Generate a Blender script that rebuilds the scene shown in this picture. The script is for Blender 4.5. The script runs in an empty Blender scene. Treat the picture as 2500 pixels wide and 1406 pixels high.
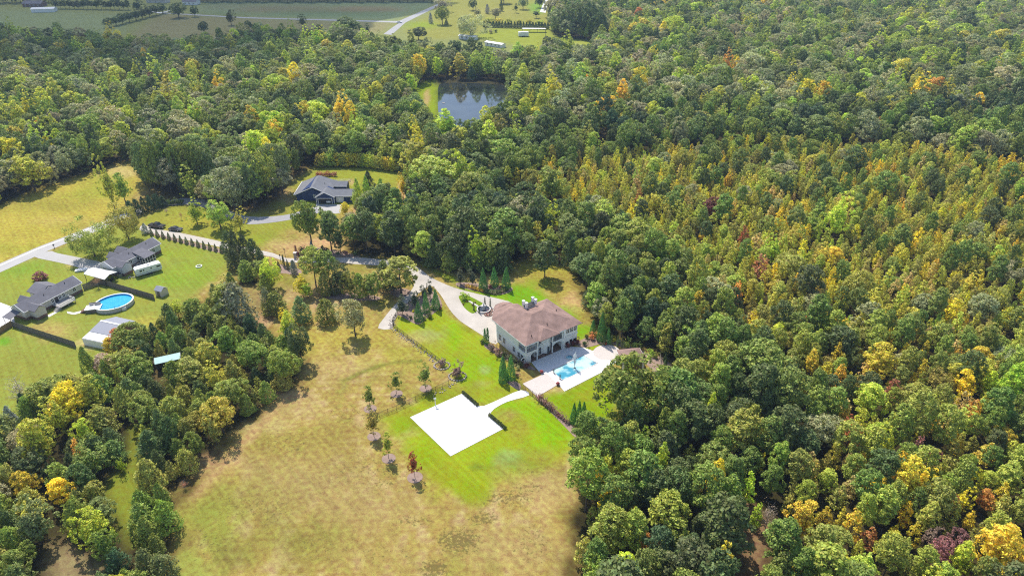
import bpy, math, random
import numpy as np
from mathutils import Vector, geometry as mgeo

# ------------------------------------------------------------------ camera, light, exposure
SC = bpy.context.scene
COL = SC.collection
R = math.radians
F, TH, H = 1700.0, R(30.5), 108.0          # focal length in photo pixels (2500 wide), pitch down, height
CT, ST = math.cos(TH), math.sin(TH)
cd = bpy.data.cameras.new("camera"); cam = bpy.data.objects.new("camera", cd); COL.objects.link(cam)
cam.location = (0, 0, H); cam.rotation_euler = (R(90) - TH, 0, 0)
cd.sensor_width = 36.0; cd.lens = 36.0 * F / 2500.0; cd.clip_start = 1.0; cd.clip_end = 6000.0
SC.camera = cam
SUN_EL, SUN_AZ = R(56), math.atan2(-0.42, 0.91)      # azimuth from +Y towards +X
SUN = Vector((math.sin(SUN_AZ) * math.cos(SUN_EL), math.cos(SUN_AZ) * math.cos(SUN_EL), math.sin(SUN_EL)))
ld = bpy.data.lights.new("sun", "SUN"); ld.energy = 3.9; ld.angle = R(0.53); ld.color = (1.0, 0.94, 0.84)
sun = bpy.data.objects.new("sun", ld); COL.objects.link(sun)
sun.rotation_euler = (-SUN).to_track_quat("-Z", "Y").to_euler(); sun.location = SUN * 300
wd = bpy.data.worlds.new("World"); SC.world = wd; wd.use_nodes = True
wn = wd.node_tree
sky = wn.nodes.new("ShaderNodeTexSky"); sky.sky_type = "NISHITA"; sky.sun_disc = False
sky.sun_elevation = SUN_EL; sky.sun_rotation = SUN_AZ; sky.altitude = 200
wn.links.new(sky.outputs[0], wn.nodes["Background"].inputs[0]); wn.nodes["Background"].inputs[1].default_value = 0.14
vs = SC.view_settings
SC.display_settings.display_device = "sRGB"
vs.view_transform = "Standard"; vs.look = "None"; vs.gamma = 1.0; vs.exposure = 0.47; vs.use_curve_mapping = False
cy = SC.cycles
cy.max_bounces = 6; cy.diffuse_bounces = 4; cy.glossy_bounces = 2; cy.transmission_bounces = 3; cy.transparent_max_bounces = 8
cy.caustics_reflective = False; cy.caustics_refractive = False
SC.render.film_transparent = False
cy.use_denoising = False; cy.pixel_filter_type = "BLACKMAN_HARRIS"; cy.filter_width = 1.15

rng = np.random.default_rng(7)
random.seed(7)

# ------------------------------------------------------------------ pixel <-> world
def P(px, py, z=0.0):
    u, v = px - 1250.0, py - 703.0
    d = (u, F * CT - v * ST, -F * ST - v * CT)
    t = (z - H) / d[2]
    return Vector((d[0] * t, d[1] * t, z))
def PIX(x, y, z=0.0):
    dz = z - H
    zc = y * CT - dz * ST
    return 1250 + F * x / zc, 703 + F * (-(y * ST) - dz * CT) / zc
def PXM(py, z=0.0):                                   # photo pixels per metre across, at that row
    y = P(1250, py, z).y
    return F / (y * CT + (H - z) * ST)
def height_to(loc, ty):                               # height at loc whose top falls on row ty
    v = ty - 703.0
    return H + (-F * ST - v * CT) / (F * CT - v * ST) * loc.y
def lin(r, g, b):
    f = lambda c: (c / 255 / 12.92) if c <= 10 else ((c / 255 + 0.055) / 1.055) ** 2.4
    return (f(r), f(g), f(b))

# ------------------------------------------------------------------ materials
def nt(name):
    m = bpy.data.materials.new(name); m.use_nodes = True
    return m, m.node_tree, m.node_tree.nodes, m.node_tree.links, m.node_tree.nodes["Principled BSDF"]
def mat(name, col, rough=0.7, var=0.18, scale=1.5, spec=0.3, metal=0.0, fine=None, stretch=None):
    """plain surface with two scales of uneven colour"""
    m, t, N, L, b = nt(name)
    tc = N.new("ShaderNodeTexCoord"); mp = N.new("ShaderNodeMapping")
    L.new(tc.outputs["Object"], mp.inputs[0])
    if stretch: mp.inputs["Scale"].default_value = stretch
    a = N.new("ShaderNodeTexNoise"); a.inputs["Scale"].default_value = scale; a.inputs["Detail"].default_value = 6
    L.new(mp.outputs[0], a.inputs["Vector"])
    c = N.new("ShaderNodeTexNoise"); c.inputs["Scale"].default_value = fine or scale * 9; c.inputs["Detail"].default_value = 3
    L.new(mp.outputs[0], c.inputs["Vector"])
    ad = N.new("ShaderNodeMath"); ad.operation = "ADD"; L.new(a.outputs[0], ad.inputs[0]); L.new(c.outputs[0], ad.inputs[1])
    mr = N.new("ShaderNodeMapRange"); mr.inputs[1].default_value = 0.6; mr.inputs[2].default_value = 1.4
    mr.inputs[3].default_value = 1 - var; mr.inputs[4].default_value = 1 + var
    L.new(ad.outputs[0], mr.inputs[0])
    mx = N.new("ShaderNodeVectorMath"); mx.operation = "SCALE"; mx.inputs[0].default_value = col
    L.new(mr.outputs[0], mx.inputs["Scale"]); L.new(mx.outputs[0], b.inputs["Base Color"])
    b.inputs["Roughness"].default_value = rough; b.inputs["Specular IOR Level"].default_value = spec
    b.inputs["Metallic"].default_value = metal
    return m
def leaf_mat(name, trans=0.3, hue=0.06, val=0.45):
    """leaves: colour from each plant's own tint, varied leaf by leaf, with some light passing through"""
    m, t, N, L, b = nt(name)
    at = N.new("ShaderNodeAttribute"); at.attribute_type = "INSTANCER"; at.attribute_name = "tint"
    lf = N.new("ShaderNodeAttribute"); lf.attribute_name = "leafvar"
    hs = N.new("ShaderNodeHueSaturation")
    h = N.new("ShaderNodeMapRange"); h.inputs[3].default_value = 0.5 - hue; h.inputs[4].default_value = 0.5 + hue
    sx = N.new("ShaderNodeSeparateXYZ"); L.new(lf.outputs["Vector"], sx.inputs[0])
    L.new(sx.outputs[0], h.inputs[0]); L.new(h.outputs[0], hs.inputs["Hue"])
    v = N.new("ShaderNodeMapRange"); v.inputs[3].default_value = 1 - val; v.inputs[4].default_value = 1 + val
    L.new(sx.outputs[1], v.inputs[0])
    w = N.new("ShaderNodeMapRange"); w.inputs[3].default_value = .74; w.inputs[4].default_value = 1.28; L.new(sx.outputs[2], w.inputs[0])   # whole sprays lighter or darker green
    vw = N.new("ShaderNodeMath"); vw.operation = "MULTIPLY"; L.new(v.outputs[0], vw.inputs[0]); L.new(w.outputs[0], vw.inputs[1]); L.new(vw.outputs[0], hs.inputs["Value"])
    L.new(at.outputs["Color"], hs.inputs["Color"])
    L.new(hs.outputs[0], b.inputs["Base Color"])
    b.inputs["Roughness"].default_value = 0.55; b.inputs["Specular IOR Level"].default_value = 0.25
    tr = N.new("ShaderNodeBsdfTranslucent"); mi = N.new("ShaderNodeMixShader"); mi.inputs[0].default_value = trans
    sc = N.new("ShaderNodeVectorMath"); sc.operation = "MULTIPLY"; sc.inputs[1].default_value = (1.2, 1.25, 0.75)
    L.new(hs.outputs[0], sc.inputs[0]); L.new(sc.outputs[0], tr.inputs[0])
    L.new(b.outputs[0], mi.inputs[1]); L.new(tr.outputs[0], mi.inputs[2])
    L.new(mi.outputs[0], N["Material Output"].inputs["Surface"])
    return m
M = {}
M["leaf"] = leaf_mat("leaves", 0.28, 0.03, 0.5)
M["needle"] = leaf_mat("needles", 0.24, 0.025, 0.45)
M["bark"] = mat("bark", (0.11, 0.085, 0.065), 0.9, 0.35, 2.0)
M["twig"] = mat("grey twigs", (0.30, 0.27, 0.24), 0.9, 0.25, 2.0)
M["stucco"] = mat("white stucco", (0.86, 0.845, 0.81), 0.8, 0.05, 0.6)
M["trim"] = mat("white trim", (0.80, 0.79, 0.76), 0.6, 0.04, 1.0)
M["cream"] = mat("cream siding", (0.60, 0.56, 0.48), 0.7, 0.06, 1.0, stretch=(1, 1, 6))
M["greysiding"] = mat("pale grey siding", (0.52, 0.53, 0.55), 0.7, 0.06, 1.0, stretch=(1, 1, 6))
M["navy"] = mat("navy siding", (0.03, 0.055, 0.15), 0.6, 0.12, 1.0, stretch=(1, 1, 6))
M["brickbase"] = mat("brown brick", (0.20, 0.12, 0.09), 0.9, 0.25, 3.0)
M["roofbrown"] = mat("dusty rose shingles", (0.285, 0.185, 0.155), 0.9, 0.48, 0.5, fine=7.0)
M["roofgrey"] = mat("grey shingles", (0.17, 0.165, 0.185), 0.9, 0.22, 0.6, fine=6.0)
M["roofnavy"] = mat("slate shingles", (0.19, 0.195, 0.215), 0.9, 0.2, 0.6, fine=6.0)
M["roofblue"] = mat("blue grey sheet metal", (0.30, 0.31, 0.36), 0.5, 0.1, 0.4, stretch=(6, 0.6, 1))
M["roofteal"] = mat("pale teal sheet metal", (0.30, 0.50, 0.50), 0.5, 0.18, 0.6, stretch=(5, 0.6, 1))
M["whitemetal"] = mat("white sheet metal", (0.80, 0.79, 0.77), 0.45, 0.06, 0.5, stretch=(5, 0.6, 1))
M["tin"] = mat("rusty brown tin", (0.24, 0.16, 0.12), 0.7, 0.2, 0.8)
M["glass"] = mat("dark window glass", (0.025, 0.03, 0.035), 0.12, 0.3, 1.0, spec=0.6)
M["dark"] = mat("black metal", (0.025, 0.025, 0.027), 0.5, 0.2, 2.0)
M["oldwood"] = mat("weathered fence boards", (0.19, 0.165, 0.14), 0.9, 0.3, 1.2, stretch=(5, 5, 0.6))
M["newwood"] = mat("orange brown fence boards", (0.34, 0.22, 0.11), 0.85, 0.2, 1.2, stretch=(5, 5, 0.6))
M["deckwood"] = mat("grey deck boards", (0.36, 0.34, 0.32), 0.9, 0.2, 2.0)
M["concrete"] = mat("pale concrete", (0.74, 0.73, 0.71), 0.85, 0.035, 0.25, fine=3.0)
M["deckstone"] = mat("white pool deck", (0.74, 0.72, 0.71), 0.85, 0.05, 0.4, fine=3.0)
M["terracotta"] = mat("red glazed clay", (0.23, 0.06, 0.05), 0.4, 0.2, 2.0)
M["stone"] = mat("pale cast stone", (0.62, 0.58, 0.54), 0.8, 0.15, 2.0)
M["rock"] = mat("rubble stone", (0.42, 0.36, 0.32), 0.9, 0.4, 2.5)
M["mulch"] = mat("brown pink mulch", (0.31, 0.22, 0.175), 0.95, 0.3, 1.2, fine=9.0)
M["pinestraw"] = mat("pine straw", (0.30, 0.21, 0.165), 0.95, 0.35, 0.7, fine=8.0)
M["asphalt"] = mat("sun bleached asphalt", (0.44, 0.425, 0.41), 0.9, 0.10, 0.25, fine=3.0)
M["farasphalt"] = mat("far asphalt", (0.38, 0.375, 0.37), 0.9, 0.10, 0.25, fine=3.0)
M["gravel"] = mat("pale gravel drive", (0.50, 0.455, 0.40), 0.95, 0.24, 0.22, fine=4.0)
M["greygravel"] = mat("grey gravel drive", (0.34, 0.33, 0.335), 0.95, 0.15, 0.3, fine=4.0)
M["paint"] = mat("faded road paint", (0.68, 0.66, 0.6), 0.8, 0.15, 1.0)
M["liner"] = mat("pool wall panels", (0.55, 0.54, 0.53), 0.6, 0.12, 1.5, stretch=(3, 3, 0.5))
M["carblack"] = mat("black car paint", (0.02, 0.021, 0.024), 0.25, 0.1, 1.0, spec=0.6)
M["cargrey"] = mat("dark grey car paint", (0.06, 0.062, 0.068), 0.25, 0.1, 1.0, spec=0.6)
M["silver"] = mat("silver car paint", (0.5, 0.5, 0.52), 0.3, 0.08, 1.0, spec=0.6)
M["rubber"] = mat("tyre rubber", (0.03, 0.03, 0.03), 0.9, 0.1, 2.0)
M["chrome"] = mat("bare aluminium", (0.6, 0.6, 0.6), 0.35, 0.05, 2.0, metal=0.8)
M["campwhite"] = mat("camper shell", (0.80, 0.80, 0.79), 0.4, 0.04, 1.0)
M["greystripe"] = mat("camper stripe", (0.25, 0.27, 0.33), 0.5, 0.05, 1.0)
M["orangesoil"] = mat("red clay bank", (0.46, 0.29, 0.18), 0.95, 0.25, 0.5)
M["redflower"] = mat("red flowers", (0.35, 0.06, 0.06), 0.8, 0.3, 4.0)

def pavers():
    m, t, N, L, b = nt("pale pavers")
    tc = N.new("ShaderNodeTexCoord"); mp = N.new("ShaderNodeMapping"); mp.inputs["Rotation"].default_value = (0, 0, R(36))
    L.new(tc.outputs["Object"], mp.inputs[0])
    br = N.new("ShaderNodeTexBrick"); br.inputs["Scale"].default_value = 1.6
    br.inputs["Color1"].default_value = (0.70, 0.63, 0.58, 1); br.inputs["Color2"].default_value = (0.60, 0.54, 0.50, 1)
    br.inputs["Mortar"].default_value = (0.42, 0.37, 0.34, 1); br.inputs["Mortar Size"].default_value = 0.03
    L.new(mp.outputs[0], br.inputs["Vector"]); L.new(br.outputs[0], b.inputs["Base Color"]); b.inputs["Roughness"].default_value = 0.9
    return m
M["pavers"] = pavers()
def slabs():
    """poured court: pale concrete with faint joints between panels"""
    m = M["concrete"]; t = m.node_tree; N, L = t.nodes, t.links; b = N["Principled BSDF"]; src = b.inputs["Base Color"].links[0].from_socket
    tc = N.new("ShaderNodeTexCoord"); mp = N.new("ShaderNodeMapping"); mp.vector_type = "TEXTURE"; mp.inputs["Rotation"].default_value = (0, 0, R(35)); L.new(tc.outputs["Object"], mp.inputs[0])
    br = N.new("ShaderNodeTexBrick"); br.offset = 0; br.inputs["Scale"].default_value = 0.25; br.inputs["Brick Width"].default_value = 1.0; br.inputs["Row Height"].default_value = 1.0; br.inputs["Mortar Size"].default_value = 0.012
    br.inputs["Color1"].default_value = (1, 1, 1, 1); br.inputs["Color2"].default_value = (.95, .95, .95, 1); br.inputs["Mortar"].default_value = (.72, .7, .68, 1); L.new(mp.outputs[0], br.inputs["Vector"])
    v = N.new("ShaderNodeVectorMath"); v.operation = "MULTIPLY"; L.new(src, v.inputs[0]); L.new(br.outputs[0], v.inputs[1]); L.new(v.outputs[0], b.inputs["Base Color"])
slabs()
def water(name, c1, c2, scale, rough=0.06, bump=0.2, th=(0.4, 0.6), spec=0.5):
    m, t, N, L, b = nt(name)
    tc = N.new("ShaderNodeTexCoord")
    n = N.new("ShaderNodeTexNoise"); n.inputs["Scale"].default_value = scale; n.inputs["Detail"].default_value = 5
    L.new(tc.outputs["Object"], n.inputs["Vector"])
    cr = N.new("ShaderNodeValToRGB"); cr.color_ramp.elements[0].position = th[0]; cr.color_ramp.elements[1].position = th[1]
    cr.color_ramp.elements[0].color = (*c1, 1); cr.color_ramp.elements[1].color = (*c2, 1)
    L.new(n.outputs[0], cr.inputs[0]); L.new(cr.outputs[0], b.inputs["Base Color"])
    n2 = N.new("ShaderNodeTexNoise"); n2.inputs["Scale"].default_value = scale * 4; L.new(tc.outputs["Object"], n2.inputs["Vector"])
    bp = N.new("ShaderNodeBump"); bp.inputs["Strength"].default_value = bump; bp.inputs["Distance"].default_value = 0.1
    L.new(n2.outputs[0], bp.inputs["Height"]); L.new(bp.outputs[0], b.inputs["Normal"])
    b.inputs["Roughness"].default_value = rough; b.inputs["Specular IOR Level"].default_value = spec
    return m
M["poolwater"] = water("turquoise pool water", (0.05, 0.30, 0.42), (0.52, 0.76, 0.76), 0.24, th=(0.43, 0.56))  # pale end of the ramp paints in sparkle, dark end is deep water
M["bluewater"] = water("bright blue pool water", (0.03, 0.36, 0.62), (0.06, 0.46, 0.74), 1.2, th=(0.3, 0.7), bump=0.3)
M["pondwater"] = water("dark pond water", (0.012, 0.016, 0.016), (0.03, 0.036, 0.034), 0.1, rough=0.06, bump=0.05, spec=1.0)
def spray():
    m, t, N, L, b = nt("white water spray")
    b.inputs["Base Color"].default_value = (0.85, 0.88, 0.9, 1); b.inputs["Alpha"].default_value = 0.55; b.inputs["Roughness"].default_value = 0.4
    return m
M["spray"] = spray()

# ------------------------------------------------------------------ mesh helpers
class MB:
    def __init__(s): s.v, s.f = [], []
    def add(s, vs, fs):
        o = len(s.v); s.v += [tuple(p) for p in vs]; s.f += [tuple(i + o for i in f) for f in fs]; return s
    def box(s, x0, x1, y0, y1, z0, z1):
        return s.add([(x0, y0, z0), (x1, y0, z0), (x1, y1, z0), (x0, y1, z0), (x0, y0, z1), (x1, y0, z1), (x1, y1, z1), (x0, y1, z1)],
                     [(0, 3, 2, 1), (4, 5, 6, 7), (0, 1, 5, 4), (1, 2, 6, 5), (2, 3, 7, 6), (3, 0, 4, 7)])
    def prism(s, poly, z0, z1):                       # upright extrusion of an outline (counter-clockwise)
        n = len(poly); t = mgeo.tessellate_polygon([[Vector((p[0], p[1], 0)) for p in poly]])
        vs = [(p[0], p[1], z0) for p in poly] + [(p[0], p[1], z1) for p in poly]
        return s.add(vs, [tuple(i + n for i in f) for f in t] + [tuple(f) for f in t] + [(i, (i + 1) % n, (i + 1) % n + n, i + n) for i in range(n)])
    def xprism(s, prof, y0, y1, axis="y"):            # profile in (x, z) extruded along y, or (y, z) along x
        n = len(prof); g = (lambda a, z, w: (a, w, z)) if axis == "y" else (lambda a, z, w: (w, a, z))
        t = mgeo.tessellate_polygon([[Vector((p[0], p[1], 0)) for p in prof]])
        vs = [g(p[0], p[1], y0) for p in prof] + [g(p[0], p[1], y1) for p in prof]
        return s.add(vs, [tuple(f) for f in t] + [tuple(i + n for i in f) for f in t] + [(i, (i + 1) % n, (i + 1) % n + n, i + n) for i in range(n)])
    def cyl(s, x, y, r, z0, z1, n=12, r2=None, ry=None):
        r2 = r if r2 is None else r2; k = (ry / r) if ry else 1
        vs = [(x + rr * math.cos(2 * math.pi * i / n), y + k * rr * math.sin(2 * math.pi * i / n), z) for z, rr in ((z0, r), (z1, r2)) for i in range(n)]
        return s.add(vs, [tuple(range(n - 1, -1, -1)), tuple(range(n, 2 * n))] + [(i, (i + 1) % n, (i + 1) % n + n, i + n) for i in range(n)])
    def ring(s, x, y, r0, r1, z0, z1, n=24, k=1.0):   # flat-topped ring, k squashes it in y
        vs = []
        for rr, z in ((r0, z0), (r0, z1), (r1, z1), (r1, z0)):
            vs += [(x + rr * math.cos(2 * math.pi * i / n), y + k * rr * math.sin(2 * math.pi * i / n), z) for i in range(n)]
        return s.add(vs, [(a * n + i, a * n + (i + 1) % n, ((a + 1) % 4) * n + (i + 1) % n, ((a + 1) % 4) * n + i) for a in range(4) for i in range(n)])
    def lathe(s, x, y, prof, n=12):                   # prof: (r, z) from bottom to top
        m = len(prof); vs = [(x + r * math.cos(2 * math.pi * i / n), y + r * math.sin(2 * math.pi * i / n), z) for r, z in prof for i in range(n)]
        return s.add(vs, [(k * n + i, k * n + (i + 1) % n, (k + 1) * n + (i + 1) % n, (k + 1) * n + i) for k in range(m - 1) for i in range(n)]
                     + [tuple(range(n - 1, -1, -1)), tuple(range((m - 1) * n, m * n))])
    def tube(s, a, b, r, r2=None, n=6):
        a, b = Vector(a), Vector(b); d = (b - a).normalized(); u = d.orthogonal().normalized(); w = d.cross(u); r2 = r if r2 is None else r2
        vs = [p + (u * math.cos(2 * math.pi * i / n) + w * math.sin(2 * math.pi * i / n)) * q for p, q in ((a, r), (b, r2)) for i in range(n)]
        return s.add(vs, [tuple(range(n - 1, -1, -1)), tuple(range(n, 2 * n))] + [(i, (i + 1) % n, (i + 1) % n + n, i + n) for i in range(n)])
    def slab(s, pts, t):                              # a roof plane of thickness t under the given corners
        pts = [Vector(p) for p in pts]; n = len(pts); low = [p - Vector((0, 0, t)) for p in pts]
        return s.add(pts + low, [tuple(range(n)), tuple(range(2 * n - 1, n - 1, -1))] + [(i, i + n, (i + 1) % n + n, (i + 1) % n) for i in range(n)])
    def ball(s, x, y, z, r, kz=1.0, n=10, m=6):
        return s.lathe(x, y, [(max(0.02, r * math.sin(math.pi * (j + .15) / (m + .3))), z - kz * r * math.cos(math.pi * (j + .15) / (m + .3))) for j in range(m + 1)], n)
    def build(s, name, m, parent=None, smooth=False):
        me = bpy.data.meshes.new(name); me.from_pydata(s.v, [], s.f); me.update()
        if smooth: me.polygons.foreach_set("use_smooth", [True] * len(me.polygons))
        me.materials.append(M[m] if isinstance(m, str) else m)
        o = bpy.data.objects.new(name, me); COL.objects.link(o)
        if parent is not None: o.parent = parent
        return o
def tag(o, label=None, cat=None, group=None, kind=None):
    for k, v in (("label", label), ("category", cat), ("group", group), ("kind", kind)):
        if v: o[k] = v
    return o
def empty(name, loc=(0, 0, 0), rz=0.0, label=None, cat=None, group=None):
    o = bpy.data.objects.new(name, None); COL.objects.link(o); o.location = loc; o.rotation_euler = (0, 0, rz)
    return tag(o, label, cat, group)
def copy_tree(o, parent=None):
    c = o.copy(); COL.objects.link(c); c.parent = parent
    for ch in list(o.children): copy_tree(ch, c)
    return c
def sheet(name, loops, z, m, kind="structure", px=True, dens=True):
    """flat sheet at height z; the first loop is the outline, others are holes; corners in photo pixels"""
    L_ = [[P(a, b, z) if px else Vector((a, b, z)) for a, b in lp] for lp in loops]
    tri = mgeo.tessellate_polygon(L_); vs = [tuple(p) for lp in L_ for p in lp]
    me = bpy.data.meshes.new(name); me.from_pydata(vs, [], [tuple(f) for f in tri]); me.update()
    bad = sum(p.normal.z < 0 for p in me.polygons)
    if bad > len(me.polygons) / 2: me.flip_normals()
    me.materials.append(M[m] if isinstance(m, str) else m)
    o = bpy.data.objects.new(name, me); COL.objects.link(o)
    if kind: o["kind"] = kind
    return o
def smooth_loop(pts, n=4, closed=True):
    """Catmull-Rom through pixel points"""
    out = []; k = len(pts)
    for i in range(k if closed else k - 1):
        p0, p1, p2, p3 = (pts[(i + j) % k] if closed else pts[min(max(i + j, 0), k - 1)] for j in (-1, 0, 1, 2))
        for s in range(n):
            t = s / n
            out.append(tuple(0.5 * (2 * b + (c - a) * t + (2 * a - 5 * b + 4 * c - d) * t * t + (3 * b - a - 3 * c + d) * t ** 3) for a, b, c, d in zip(p0, p1, p2, p3)))
    if not closed: out.append(pts[-1])
    return out

# ------------------------------------------------------------------ clearings (tree bases keep out of these), photo pixels
WEST = [(-300, 560), (0, 506), (120, 456), (250, 416), (338, 390), (356, 450), (450, 490), (540, 512), (620, 515), (690, 480), (712, 440), (762, 410),
        (800, 400), (965, 406), (992, 440), (1012, 500), (985, 530), (900, 520), (868, 560), (848, 590), (858, 622), (900, 634), (990, 634), (1045, 652), (1110, 668), (1160, 668),
        (1240, 664), (1270, 640), (1292, 620), (1340, 640), (1398, 662), (1406, 700), (1442, 792), (1478, 826), (1545, 842), (1600, 870), (1655, 900),
        (1650, 950), (1600, 985), (1560, 1020), (1490, 1015), (1442, 1065), (1412, 1100), (1400, 1200), (1390, 1300), (1380, 1420), (1380, 1900), (410, 1900), (420, 1420), (428, 1340),
        (442, 1250), (452, 1192), (540, 1112), (610, 1040), (650, 1000), (722, 935), (748, 890), (690, 836), (612, 796), (655, 735), (668, 692), (655, 650),
        (600, 668), (555, 700), (470, 758), (405, 778), (345, 850), (275, 892), (205, 940), (120, 985), (40, 1010), (0, 1060), (-300, 1120)]
FAR = [(-900, 104), (0, 99), (240, 116), (500, 130), (600, 106), (850, 104), (940, 126), (1000, 136), (1200, 152), (1330, 146), (1450, 142), (1452, 104), (1350, 88),
       (1345, 30), (1400, 2), (1420, -60), (1060, -60), (1058, 4), (490, 6), (380, -30), (-900, -30)]
POND_C = [(1012, 216), (1044, 200), (1100, 196), (1190, 198), (1250, 208), (1254, 246), (1236, 290), (1190, 326), (1120, 342), (1062, 342), (1032, 312), (1006, 258)]
TRAIL = [(318, 1045), (340, 1050), (342, 1170), (336, 1270), (322, 1330), (295, 1280), (252, 1210), (262, 1175), (306, 1140)]
GAP1 = [(1800, 1220), (1850, 1235), (1900, 1300), (1880, 1345), (1835, 1500), (1790, 1500), (1805, 1330)]
BARE = [(120, 1330), (190, 1340), (250, 1375), (240, 1500), (100, 1500)]
SOILS = [(590, 700), (640, 690), (640, 740), (600, 790), (560, 780)]
SHEDGAP = [(375, 905), (455, 880), (456, 915), (400, 940), (372, 930)]
LITTLE = [(1225, 470), (1290, 462), (1300, 500), (1240, 520)]
CLEAR = [WEST, FAR, POND_C, TRAIL, GAP1, BARE, SOILS, SHEDGAP, LITTLE]

def W2(poly): return np.array([[P(a, b).x, P(a, b).y] for a, b in poly])
def sdist(poly, X, Y, pad=1e9):
    """signed distance in metres, positive inside, to a polygon given in world x, y"""
    d2 = np.full(X.shape, 1e18); ins = np.zeros(X.shape, bool); n = len(poly)
    for i in range(n):
        ax, ay = poly[i]; bx, by = poly[(i + 1) % n]; ex, ey = bx - ax, by - ay
        t = np.clip(((X - ax) * ex + (Y - ay) * ey) / (ex * ex + ey * ey + 1e-12), 0, 1)
        d2 = np.minimum(d2, (X - ax - t * ex) ** 2 + (Y - ay - t * ey) ** 2)
        c = (ay > Y) != (by > Y)
        if ey: ins ^= c & (X < ex * (Y - ay) / ey + ax)
    return np.where(ins, 1, -1) * np.sqrt(d2)
def wob(X, Y, s, seed):
    """cheap smooth noise of about wavelength s metres, -1..1"""
    r = np.random.default_rng(seed); o = np.zeros(X.shape)
    for k in range(7):
        a = r.uniform(0, 6.28); f = 6.28 / s * r.uniform(0.6, 1.7)
        o += np.sin((X * math.cos(a) + Y * math.sin(a)) * f + r.uniform(0, 6.28))
    return o / 3.6

# ------------------------------------------------------------------ the ground: one sheet, its soils and grasses as zones
GA = (1.66, 1.68, 1.8)
def gc(r, g, b):
    c = lin(r, g, b); return tuple(x / g for x, g in zip(c, GA))
def axis(lo, hi, step, far, g=1.12):
    a = list(np.arange(lo, hi, step)); s = step; x = a[0]; pre = []
    while x > far[0]: s *= g; x -= s; pre.append(x)
    s = step; x = a[-1]; post = []
    while x < far[1]: s *= g; x += s; post.append(x)
    return np.array(pre[::-1] + a + post)
XS = axis(-165, 60, 0.8, (-2500, 2500), 1.035); YS = axis(70, 215, 0.8, (-400, 4000), 1.03)
GX, GY = np.meshgrid(XS, YS)
tuft = np.zeros(GX.shape); gcol = np.zeros(GX.shape + (3,)); gcol[:] = gc(76, 70, 44)
nA, nB, nC = wob(GX, GY, 40, 1), wob(GX, GY, 11, 2), wob(GX, GY, 4, 3)
gcol *= (1 + 0.25 * nA + 0.2 * nB)[..., None]
def zone(poly, col, feather=1.5, edge=1.0, amt=1.0, world=False, mott=0.0):
    w = poly if world else W2(poly)
    m = (GX > w[:, 0].min() - 12) & (GX < w[:, 0].max() + 12) & (GY > w[:, 1].min() - 12) & (GY < w[:, 1].max() + 12)
    X, Y = GX[m], GY[m]
    d = sdist(w, X, Y) + edge * (0.7 * nB[m] + 0.5 * nC[m])
    k = np.clip(d / feather * 0.5 + 0.5, 0, 1) * amt
    if mott: k = k * np.clip(1 - mott * (0.5 + 0.5 * nB[m] + 0.4 * nC[m]), 0, 1)
    c = np.array(col)
    gcol[m] = gcol[m] * (1 - k[..., None]) + c * k[..., None]
def blob(px, py, rx, ry, col, amt=0.7, mott=0.4, ang=0.0):
    n = 16; pts = [(px + rx * math.cos(6.283 * i / n) * math.cos(ang) - ry * math.sin(6.283 * i / n) * math.sin(ang),
                    py + rx * math.cos(6.283 * i / n) * math.sin(ang) + ry * math.sin(6.283 * i / n) * math.cos(ang)) for i in range(n)]
    s = PXM(py)
    zone(pts, col, feather=max(0.8, 0.55 * rx / s), edge=min(3.0, 0.55 * rx / s), amt=min(1, amt * 1.4), mott=mott * .6)
def tz(px, py, rx, ry, amt):
    n = 14; w = W2([(px + rx * math.cos(6.283 * i / n), py + ry * math.sin(6.283 * i / n)) for i in range(n)])
    m = (GX > w[:, 0].min() - 9) & (GX < w[:, 0].max() + 9) & (GY > w[:, 1].min() - 9) & (GY < w[:, 1].max() + 9)
    d = sdist(w, GX[m], GY[m]); tuft[m] = np.maximum(tuft[m], amt * np.clip(d / (0.8 * rx / PXM(py)) + .35, 0, 1))
DRY, TAN, STRAW = gc(190, 166, 92), gc(212, 186, 126), gc(230, 208, 152)
OLIVE, YEL, LAWN, DEEP = gc(158, 156, 66), gc(204, 188, 84), gc(172, 188, 40), gc(112, 160, 22)
SOIL, RED, DIRT = gc(206, 170, 132), gc(232, 188, 142), gc(124, 106, 72)
# big open land
zone(WEST, DRY, 3, 1.5)
_w = W2(WEST); nD, nE, nF = wob(GX, GY, 18, 31), wob(GX, GY, 7, 32), wob(GX, GY, 3.2, 33)
_in = np.clip(sdist(_w, GX, GY) / 4, 0, 1)
for col_, sg, ph in ((STRAW, 1, .0), (gc(160, 158, 76), -1, .1), (gc(212, 178, 132), 1, .35)):
    k_ = np.clip(sg * (.5 * nD + .5 * nE + .45 * nF) - .15 - ph + (.15 * nA if ph else 0), 0, .5) * _in
    gcol = gcol * (1 - k_[..., None]) + np.array(col_) * k_[..., None]
zone([(-300, 560), (0, 505), (120, 455), (250, 415), (340, 388), (360, 445), (290, 520), (150, 590), (0, 650), (-300, 740)], YEL, 4, 1)            # hayfield
for b in ((120, 500, 90, 16, OLIVE, .5), (235, 470, 60, 14, gc(168, 180, 62), .6), (60, 560, 80, 14, gc(205, 190, 80), .6), (260, 440, 50, 12, gc(176, 182, 66), .6),
          (150, 540, 60, 7, gc(212, 190, 110), .5), (300, 420, 40, 14, STRAW, .5), (20, 605, 60, 8, gc(170, 178, 60), .5), (200, 555, 60, 6, gc(150, 150, 60), .4)): blob(*b)
zone([(-300, 760), (0, 664), (130, 612), (190, 585), (275, 548), (340, 552), (560, 612), (565, 640), (420, 770), (340, 830), (200, 930), (110, 985), (0, 1060), (-300, 1120)], gc(168, 176, 76), 2, .6)   # neighbour yards
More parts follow.
